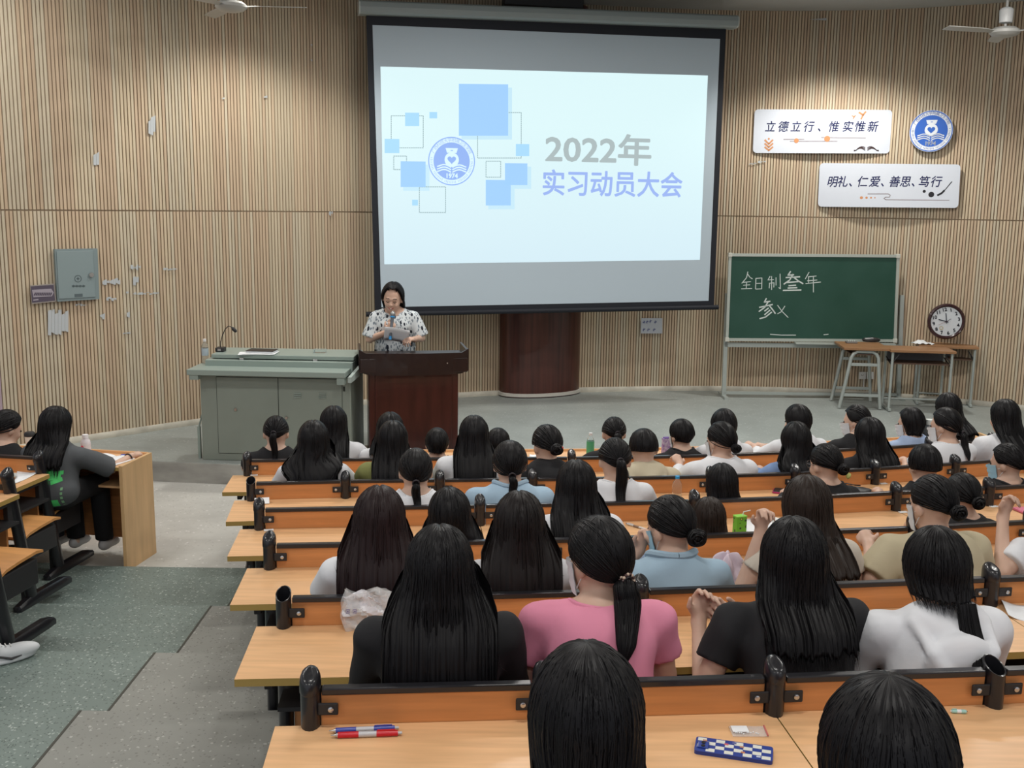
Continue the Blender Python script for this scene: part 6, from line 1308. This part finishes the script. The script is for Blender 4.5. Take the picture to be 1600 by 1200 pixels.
# hair accessories
def acc(key, off, r, m, name, R=None):
    r_, P_, H_, ho_, so_ = PEOPLE[key]; v, f, u = blob(P_.hl(*off), r, 3); return meshobj(name, v, f, m, ho_)
acc('d', (.012, -.150, -.012), (.030, .010, .013), cm('red_clip', (.65, .06, .03), .35), 'hair_clip'); acc('V', (.035, -.145, -.062), (.016, .008, .018), cm('yellow_clip', (.55, .60, .20), .4), 'hair_clip')
r_, P_, H_, ho_, so_ = PEOPLE['D']; G = P_.hl(0, -.122, -.055)
for i in range(16):
    a = 2*PI*i/16
    for q in (-.006, .006):
        v, f, u = shared_b = blob(G+P_.Rh@v3(math.cos(a)*.025, q, math.sin(a)*.025), (.0055, .0055, .0055), 0, 8, 6)
        meshobj('bead', v, f, [cm('bead_pearl', (.55, .42, .33), .25), cm('bead_dark', (.06, .03, .03), .25)][i % 2], ho_)
# ---------------------------------------------------------------- small things on the desks
def on(px, py, k, dz=0): return atz(px, py, ZD[k]+dz)
def pen(label, k, x0, y0, x1, y1, r, cols, name='pen', clip=True, group=None):
    a, c = on(x0, y0, k, r), on(x1, y1, k, r); d = c-a; L = d.length; t = thing(name, label, 'pen', a, math.atan2(d.y, d.x), group=group)
    def tb(nm, f0, f1, rs, m, par=t): b = MB(); b.tube([(L*(f0+(f1-f0)*i/(len(rs)-1)), 0, 0) for i in range(len(rs))], 0, 12, rs=rs); return b.build(nm, m, par, smooth=True)
    tb('tip', 0, .10, [r*.15, r*.3, r*.9], M['bolt']); tb('grip', .10, .40, [r*.95, r, r], cols[0]); tb('barrel', .40, .66, [r*.95, r*.95], cols[1]); tb('rear_barrel', .66, .97, [r, r, r*.9], cols[0]); tb('button', .97, 1.03, [r*.5, r*.45], cols[1])
    if clip: b = MB(); b.box((L*.80, 0, r*1.1), (L*.26, r*.7, r*.35)); b.build('clip', cols[0], t)
    return t
clearp = cm('pen_clear_band', (.50, .50, .52), .3); bl_ = cm('pen_blue', (.05, .07, .34), .3); rd_ = cm('pen_red', (.55, .012, .025), .3)
pen('blue pen with a clear middle band lying beside the red pen', 1, 514, 1142, 620, 1137, .0078, (bl_, clearp)); pen('red pen with a clear middle band on the nearest desk', 1, 517, 1149, 625, 1145, .0085, (rd_, clearp))
pen('silver and black pen beside the pink t-shirt', 2, 806, 1002, 836, 992, .0055, (M['bolt'], M['blackm']))
pen('white pen with black details lying on the fourth row desk', 4, 1012, 828, 979, 818, .006, (cm('pen_white', (.60, .60, .60), .4), cm('pen_cork', (.25, .18, .14), .5)))
pen('small pale pen near the open post at the lower right', 1, 1512, 1112, 1486, 1111, .006, (cm('pen_teal', (.35, .60, .55), .4), M['paper']))
# phone in a checkered case
k = 1; p00, p10, p01 = on(1084, 1178, 1), on(1207, 1196, 1), on(1088, 1159, 1); u = p10-p00; L = u.length; wv = (p01-p00); wdt = .078; t = thing('phone', 'phone in a blue and white checkered case with small stickers', 'phone', p00, math.atan2(u.y, u.x))
b = MB(); b.prism(rounded([(0, 0), (L, 0), (L, wdt), (0, wdt)], .010), 0, .0105); b.build('case_body', cm('case_blue', (.02, .045, .25), .35), t)
b = MB(); nx, ny = 8, 4; cw, ch = (L-.010)/nx, (wdt-.008)/ny
for i in range(nx):
    for j in range(ny):
        if (i+j) % 2: b.box((.005+cw*(i+.5), .004+ch*(j+.5), .0107), (cw*.96, ch*.96, .0006))
tag(b.build('checks', cm('case_cream', (.66, .66, .60), .4), t), kind='stuff')
b = MB(); b.box((.022, wdt*.42, .0125), (.030, .034, .003)); mo = b.build('camera_bump', cm('case_camera', (.03, .06, .28), .3), t, bevel=.003)
for yy in (-.008, .008): b = MB(); b.lathe([(.001, .0158), (.0055, .0158), (.0058, .0135)][::-1], (.022, wdt*.42+yy, 0), 12); b.build('lens', M['black'], mo, smooth=True)
for x, y, c in ((.40, .78, (.55, .10, .12)), (.60, .75, (.45, .22, .14)), (.62, .35, (.50, .18, .08)), (.82, .2, (.45, .50, .65)), (.5, .95, (.1, .12, .3)), (.12, .85, (.4, .5, .65))):
    b = MB(); b.box((L*x, wdt*y*.9, .0113), (.011, .008, .0006)); b.build('sticker', cm('sticker_%d' % int(c[0]*100+c[2]*10), c, .5), t)
# zip bag
p = on(1147, 1150, 1); t = thing('zip_bag', 'small clear zip bag with a white slip inside, behind the checkered phone', 'plastic bag', p, .02)
film = mat('plastic_film', (.80, .80, .80), .15, alpha=.28); M['film'] = film
b = MB(); b.box((.045, .02, .003), (.10, .055, .004)); b.build('bag_film', film, t, bevel=.0015); b = MB(); b.box((.022, .028, .0065), (.045, .034, .001)); b.build('slip', M['paper'], t)
b = MB(); b.box((.093, .02, .006), (.004, .057, .003), -.05); b.build('zip_strip', cm('zip_red', (.50, .13, .12), .4), t)
b = MB(); rr = random.Random(3)
for i in range(14): b.box((.005+rr.random()*.07, rr.random()*.012-.002, .007), (.004, .003, .002), rr.random()*3)
tag(b.build('crumbs', M['paper'], t), kind='stuff')
# red sticker on the nearest panel (part of the desk)
fr = FR((*PW[1][2], .95), (*(PW[1][3]-PW[1][2]), 0)); b = MB()
for x, y, r in ((1313, 1083, .010), (1320, 1085, .012), (1317, 1079, .007), (1326, 1079, .006), (1310, 1087, .005)): disc(fr, b, fr.loc(fr.px(x, y, .009)), r, .0090, .0005, 12)
o = b.build('red_sticker', cm('sticker_red', (.62, .05, .03), .5)); child(o, ROWS[1])
b = MB(); q = fr.loc(fr.px(1373, 940)); 
# crinkled plastic bag leaning on the second panel
fr = FR((*PW[2][0], .95), (*(PW[2][1]-PW[2][0]), 0)); base = fr.px(536, 985, .06); t = thing('plastic_bag', 'crinkled clear plastic bag with white printed packaging leaning on the desk panel', 'plastic bag', (base.x, base.y, ZD[2]))
def crinkle(name, w, h, m, off, seed, x0=0, z0=0, amp=.012, th=.0012):
    r = np.random.default_rng(seed); nx, nz = 16, 12; g = []; F_ = []
    ph = r.random(8)*6
    for i in range(nx+1):
        for j in range(nz+1):
            x, z = i/nx, j/nz; d = amp*(math.sin(x*9+ph[0]+z*4)+math.sin(z*13+ph[1]+x*5)+.7*math.sin((x+z)*21+ph[2])+.5*math.sin((x-z)*27+ph[3]))*.5
            v = fr.r*(x0+x*w+.01*math.sin(z*7+ph[4]))+fr.u*(z0+z*h+.012*math.sin(x*8+ph[5])*(z > .5))+fr.n*(off+d-.03*z); g.append(v)
    for i in range(nx):
        for j in range(nz): F_.append((i*(nz+1)+j, (i+1)*(nz+1)+j, (i+1)*(nz+1)+j+1, i*(nz+1)+j+1))
    b = MB(); b.add(g, F_); o = b.build(name, m, t, smooth=True); o.modifiers.new('thickness', 'SOLIDIFY').thickness = th; return o
crinkle('film', .17, .145, film, .012, 1); crinkle('film', .165, .135, film, -.012, 5); crinkle('white_packaging', .155, .075, mat('glossy_wrap', (.62, .60, .63), .25), .002, 2, .006, .055, .008)
b = MB()
for x, z in ((.02, .075), (.045, .075)):
    for dx, dz, w, h in ((0, 0, .014, .002), (0, .013, .014, .002), (-.006, .0065, .002, .013), (.006, .0065, .002, .013), (0, .0065, .006, .005)): b.box(fr.r*(x+dx)+fr.u*(z+dz)+fr.n*.022, (w, .001, h), math.atan2(fr.r.y, fr.r.x))
b.build('printed_mark', cm('wrap_ink', (.16, .14, .30), .5), t)
def sheet(label, pts, k, name='paper_sheet', curl=.006, z=None, m=None, cat='paper'):
    zz = (ZD[k] if z is None else z)+.003; P4 = [atz(x, y, zz) for x, y in pts]; o = P4[0]; t = thing(name, label, cat, o); g = []
    for i in range(9):
        for j in range(7):
            u, v = i/8, j/6; p = (P4[0]*(1-u)+P4[1]*u)*(1-v)+(P4[3]*(1-u)+P4[2]*u)*v-o; p.z += curl*(abs(u-.5)*2)**2+.3*curl*math.sin(v*5); g.append(p)
    b = MB(); b.add(g, [(i*7+j, (i+1)*7+j, (i+1)*7+j+1, i*7+j+1) for i in range(8) for j in range(6)]); o = b.build('sheet', m or M['paper'], t, smooth=True); o.modifiers.new('thickness', 'SOLIDIFY').thickness = .0015; return t
sheet('white paper sticking out left of the white hoodie', [(1391, 957), (1418, 957), (1412, 990), (1402, 992)], 2)
t = sheet('creased white paper at the right photo edge on the desk behind the khaki shirt', [(1562, 940), (1612, 950), (1625, 975), (1575, 964)], 2, curl=.012)
sheet('white paper left of the long dark brown hair on the desk', [(742, 853), (775, 850), (765, 885), (745, 880)], 3, curl=.01)
sheet('white papers beside the green drink carton', [(1162, 812), (1212, 812), (1222, 834), (1164, 835)], 4)
sheet('white paper on the far front desk left of the green-labelled bottle', [(828, 711), (838, 711), (838, 714), (827, 714)], 7, z=.455)
def tissue(label, px, py, k, r=.03):
    p = on(px, py, k); t = thing('tissue', label, 'tissue', p); v, f, u = blob(v3(0, 0, r*.5), (r*1.3, r*.9, r*.55), px, 14, 9); v[:, 2] = np.maximum(v[:, 2]+.006*np.sin(v[:, 0]*300), .001); meshobj('tissue_body', v, f, M['paper'], t)
tissue('crumpled white tissue beside the pen on the fourth row desk', 1031, 817, 4); tissue('small torn white scrap stuck by the rail above the pen', 959, 790, 4, .018)
# folded paper leaning at the left end
p = on(404, 786, 5); t = thing('folded_card', 'folded white card standing at the left end of a desk by the black post', 'card', p, .25); m = Matrix.Rotation(-.9, 3, 'X')
b = MB(); b.box((.02, -.02, .018), (.085, .004, .045), m=m); b.build('front_flap', M['paper'], t); b = MB(); b.box((.02, .012, .016), (.085, .004, .045), m=Matrix.Rotation(.9, 3, 'X')); b.build('back_flap', M['paper'], t)
for px, py, k in ((397, 743, 6), (420, 829, 4), (1380, 756, 5), (1411, 801, 4), (1553, 792, 4)):
    p = on(px, py, k); t = thing('white_scrap', {397: 'tiny white scrap by the first post of the farthest panelled row', 420: 'tiny white scrap by the left post of the third panel', 1380: 'tiny white scrap right of a black post behind the yellow hair clip', 1411: 'tiny white scrap at the foot of the black post by the khaki shirt', 1553: 'tiny white scrap by the post near the blue mask'}[px], 'scrap', p, .3)
    b = MB(); b.box((0, 0, .003), (.05, .025, .004)); b.build('scrap', M['paper'], t, bevel=.001)
# carton with straw
p = on(1155, 834, 4); t = thing('drink_carton', 'green drink carton with a white straw', 'carton', p, .35); gcm = bpy.data.materials.new('green_carton'); gcm.use_nodes = True; nt = gcm.node_tree; tc = nt.nodes.new('ShaderNodeTexCoord'); v = nt.nodes.new('ShaderNodeTexVoronoi'); v.inputs['Scale'].default_value = 42; nt.links.new(tc.outputs['Object'], v.inputs[0])
r = nt.nodes.new('ShaderNodeValToRGB'); nt.links.new(v.outputs['Distance'], r.inputs[0]); r.color_ramp.interpolation = 'CONSTANT'
for pos, c in ((.18, (.45, .55, .10)), (.30, (.015, .05, .015)), (.42, (.12, .42, .03))): e = r.color_ramp.elements.new(pos); e.color = (*c, 1)
r.color_ramp.elements[0].color = (.02, .06, .02, 1); r.color_ramp.elements[-1].color = (.12, .45, .03, 1); nt.links.new(r.outputs[0], nt.nodes['Principled BSDF'].inputs['Base Color'])
b = MB(); b.box((0, 0, .048), (.060, .042, .096)); b.build('carton_body', gcm, t, bevel=.003); b = MB(); b.box((0, 0, .098), (.062, .044, .006)); b.build('carton_top', cm('carton_light_green', (.25, .60, .08), .4), t, bevel=.001)
b = MB(); b.tube([(.015, 0, .098), (.02, 0, .118), (.055, -.01, .126)], .003, 8); b.build('straw', M['white'], t, smooth=True)
p = on(1222, 828, 4); t = thing('paper_cup', 'white cup lying left of the dark brown hair', 'cup', p); b = MB(); b.tube([(-.045, 0, .035), (.045, 0, .032)], 0, 20, rs=[.034, .026]); b.build('cup_body', M['white'], t, smooth=True); b = MB(); b.tube(torus_pts(v3(-.045, 0, .035), .034, .002, v3(1, 0, 0)), .0025, 6, cap=False); b.build('cup_rim', M['white'], t)
t = pen('black pens lying behind the white papers near the green carton', 4, 1170, 811, 1200, 812, .008, (M['blackm'], M['bolt']))
p = on(1190, 832, 4); t = thing('red_case', 'small red and white object on the papers near the carton', 'case', p, .3); b = MB(); b.box((0, 0, .010), (.05, .02, .014)); b.build('case', cm('dull_red', (.28, .06, .06), .4), t, bevel=.004); b = MB(); b.box((0, 0, .0175), (.035, .010, .002)); b.build('inset', M['paper'], t)
# bottles
bottle('clear bottle with a bright blue cap, right of the straight ponytail', on(1057, 782, 5), .155, .030, capc=(.03, .32, .68), name='bottle_blue')
bottle('small bottle with a green label and pale cap on the far front desk', atz(922, 714, .455), .19, .030, capc=(.7, .7, .7), lab=(.12, .66, cm('green_label', (.08, .38, .20), .5)), name='green_bottle')
t = thing('purple_drink_pack', 'purple and white drink pack beside the beige hooded top', 'carton', atz(1041, 712, .455), .2); b = MB(); b.box((0, 0, .07), (.07, .05, .14)); b.build('pack_body', mat('purple_pack', (.16, .06, .30), .5, noise=((45, 45, 45), .2, (.55, .52, .60))), t, bevel=.004); b = MB(); b.box((0, 0, .143), (.05, .04, .008)); b.build('pack_top', cm('purple_top', (.12, .05, .25), .5), t)
t = bottle('large clear water bottle with blue lettering before the masked ponytail', on(1449, 704, 6), .25, .050, capc=(.65, .7, .68), name='big_bottle', squat=True)
wl_ = cm('bottle_lettering', (.05, .09, .25), .6)
for i, ch in enumerate('DRINK WATER'[:0]): pass
b = MB(); rr = random.Random(5)
for i in range(9):
    z = .07+i*.013; b.box((rr.uniform(-.015, .01), -.0510, z), (rr.uniform(.02, .045), .001, .005), .1)
b.build('lettering_lines', wl_, t)
# notebook / tablet with pink edge
p = on(1232, 770, 5); t = thing('tablet', 'dark tablet with a pink edge on the desk left of the yellow hair clip', 'tablet', p, -.35); b = MB(); b.box((0, 0, .006), (.19, .11, .010)); b.build('pink_edge', cm('pink_edge', (.45, .03, .15), .4), t, bevel=.003); b = MB(); b.box((0, 0, .0118), (.18, .10, .002)); b.build('dark_cover', M['blackm'], t)
p = on(1335, 768, 5); t = thing('black_bag', 'flat black bag lying on the desk right of the yellow hair clip', 'bag', p, -.2); v, f, u = blob(v3(0, 0, .012), (.12, .06, .018), 4, 24, 12); v[:, 2] = np.maximum(v[:, 2], .001); meshobj('bag_body', v, f, M['blackm'], t); b = MB(); b.tube([(-.09, .0, .03), (-.05, .04, .04), (.0, .03, .035), (.04, .045, .03)], .004, 6); b.build('strap', M['black'], t)
p = on(1600, 800, 4); t = thing('pink_phone', 'pink phone case at the right photo edge', 'phone', p, .2); b = MB(); b.box((0, 0, .008), (.075, .12, .014)); b.build('phone_body', cm('pink_case', (.62, .16, .26), .4), t, bevel=.006); b = MB(); b.box((0, -.01, .0155), (.06, .09, .001)); b.build('back_plate', cm('pink_plate', (.66, .22, .32), .3), t)
# pale pink jacket on the desk and pale blue bag
def heap(name, label, cat, p, r, m, seed, rz=0, amp=.25):
    t = thing(name, label, cat, p, rz); th = np.linspace(.02, PI*.5, 16); a = np.linspace(0, 2*PI, 36, endpoint=False); T_, A_ = np.meshgrid(th, a, indexing='ij'); g = 1+amp*(np.sin(A_*3+seed)*np.sin(T_*3)+.5*np.sin(A_*7+T_*6+seed)+.35*np.sin(A_*11-T_*9)); Z_ = np.cos(T_)*r[2]*(1+amp*np.sin(A_*4+seed*2)*np.sin(T_*2))
    V = np.stack([np.sin(T_)*np.cos(A_)*r[0]*g, np.sin(T_)*np.sin(A_)*r[1]*g, np.maximum(Z_, .002)], -1).reshape(-1, 3); i = (np.arange(15)*36)[:, None]; j = np.arange(36)[None]; f = np.stack([i+j, i+36+j, i+36+(j+1) % 36, i+(j+1) % 36], -1).reshape(-1, 4); meshobj('cloth', V, f, m, t); return t
t = heap('jacket', 'pale pink jacket with black trim heaped on the desk beside the denim jacket', 'jacket', on(1135, 912, 3), (.085, .08, .135), cm('pale_pink_cloth', (.62, .52, .60), .8), 1.2, 0, .22)
b = MB(); b.tube([(-.05, -.075, .10), (-.03, -.09, .07), (-.015, -.095, .03), (-.01, -.10, .0)], .006, 8); b.tube([(.03, -.095, .05), (.04, -.10, .02), (.045, -.10, .0)], .006, 8); b.build('black_trim', M['blackm'], t)
heap('cloth_bundle', 'pale blue cloth behind the beaded ponytail on the desk', 'cloth', on(1004, 897, 3), (.06, .05, .09), cm('pale_blue_cloth', (.36, .48, .66), .8), 2.0)
# left block: bottle, cup, book, pen, papers
zf_ = F[7]+.74
t = bottle('small white yoghurt drink bottle with a red print on the left front desk', atz(135, 712, zf_), .155, .034, name='yoghurt_bottle', capc=(.8, .78, .8), body=cm('milky_plastic', (.72, .66, .68), .3), lab=(.15, .55, cm('strawberry_label', (.70, .62, .62), .4)), squat=True)
b = MB(); v, f, u = blob(v3(-.012, -.034, .065), (.012, .003, .016), 2, 10, 7); meshobj('red_print', v, f, cm('berry_red', (.60, .06, .10), .5), t)
p = atz(48, 702, zf_); t = thing('lidded_cup', 'white cup with a black lid near the left wall', 'cup', p); b = MB(); b.lathe([(.02, 0), (.028, 0), (.036, .10), (.03, .10)], n=20); b.build('cup_body', M['white'], t, smooth=True); b = MB(); b.lathe([(.02, .10), (.039, .10), (.038, .118), (.030, .13), (.01, .132)], n=20); b.build('lid', M['blackm'], t, smooth=True)
p = atz(165, 720, zf_); t = thing('open_book', 'open white book on the left front desk under her hand', 'book', p, -.35)
for s in (-1, 1):
    b = MB(); rr = [[Vector((s*(.002+.16*u), y, .002)) for y in (-.11, .11)]+[Vector((s*(.002+.16*u), y, .006+.016*math.sin(PI*min(1, u*.9+.08)))) for y in (.11, -.11)] for u in np.linspace(0, 1, 8)]; b.loft(rr); b.build('page_block', M['paper'], t)
p = atz(198, 714, zf_); t = thing('pen_case', 'small blue and black case at the end of the left front desk', 'case', p, .2); b = MB(); b.box((-.01, 0, .010), (.06, .03, .02)); b.build('blue_part', cm('blue_plastic', (.03, .06, .45), .4), t, bevel=.005); b = MB(); b.tube([(.02, 0, .008), (.08, .005, .006)], .006, 8); b.build('pen_end', M['blackm'], t)
sheet('open white booklet on the left block desk by the photo edge', [(22, 757), (56, 741), (70, 733), (28, 733)], 5, z=.60)
p = atz(5, 745, .62); t = thing('phone_stand', 'pale phone with a dark stripe on the left block desk', 'phone', p, .4); b = MB(); b.box((0, 0, .006), (.15, .075, .010)); b.build('phone_body', cm('pale_phone', (.5, .52, .5), .4), t, bevel=.003); b = MB(); b.box((0, 0, .0118), (.10, .015, .002)); b.build('stripe', M['blackm'], t)
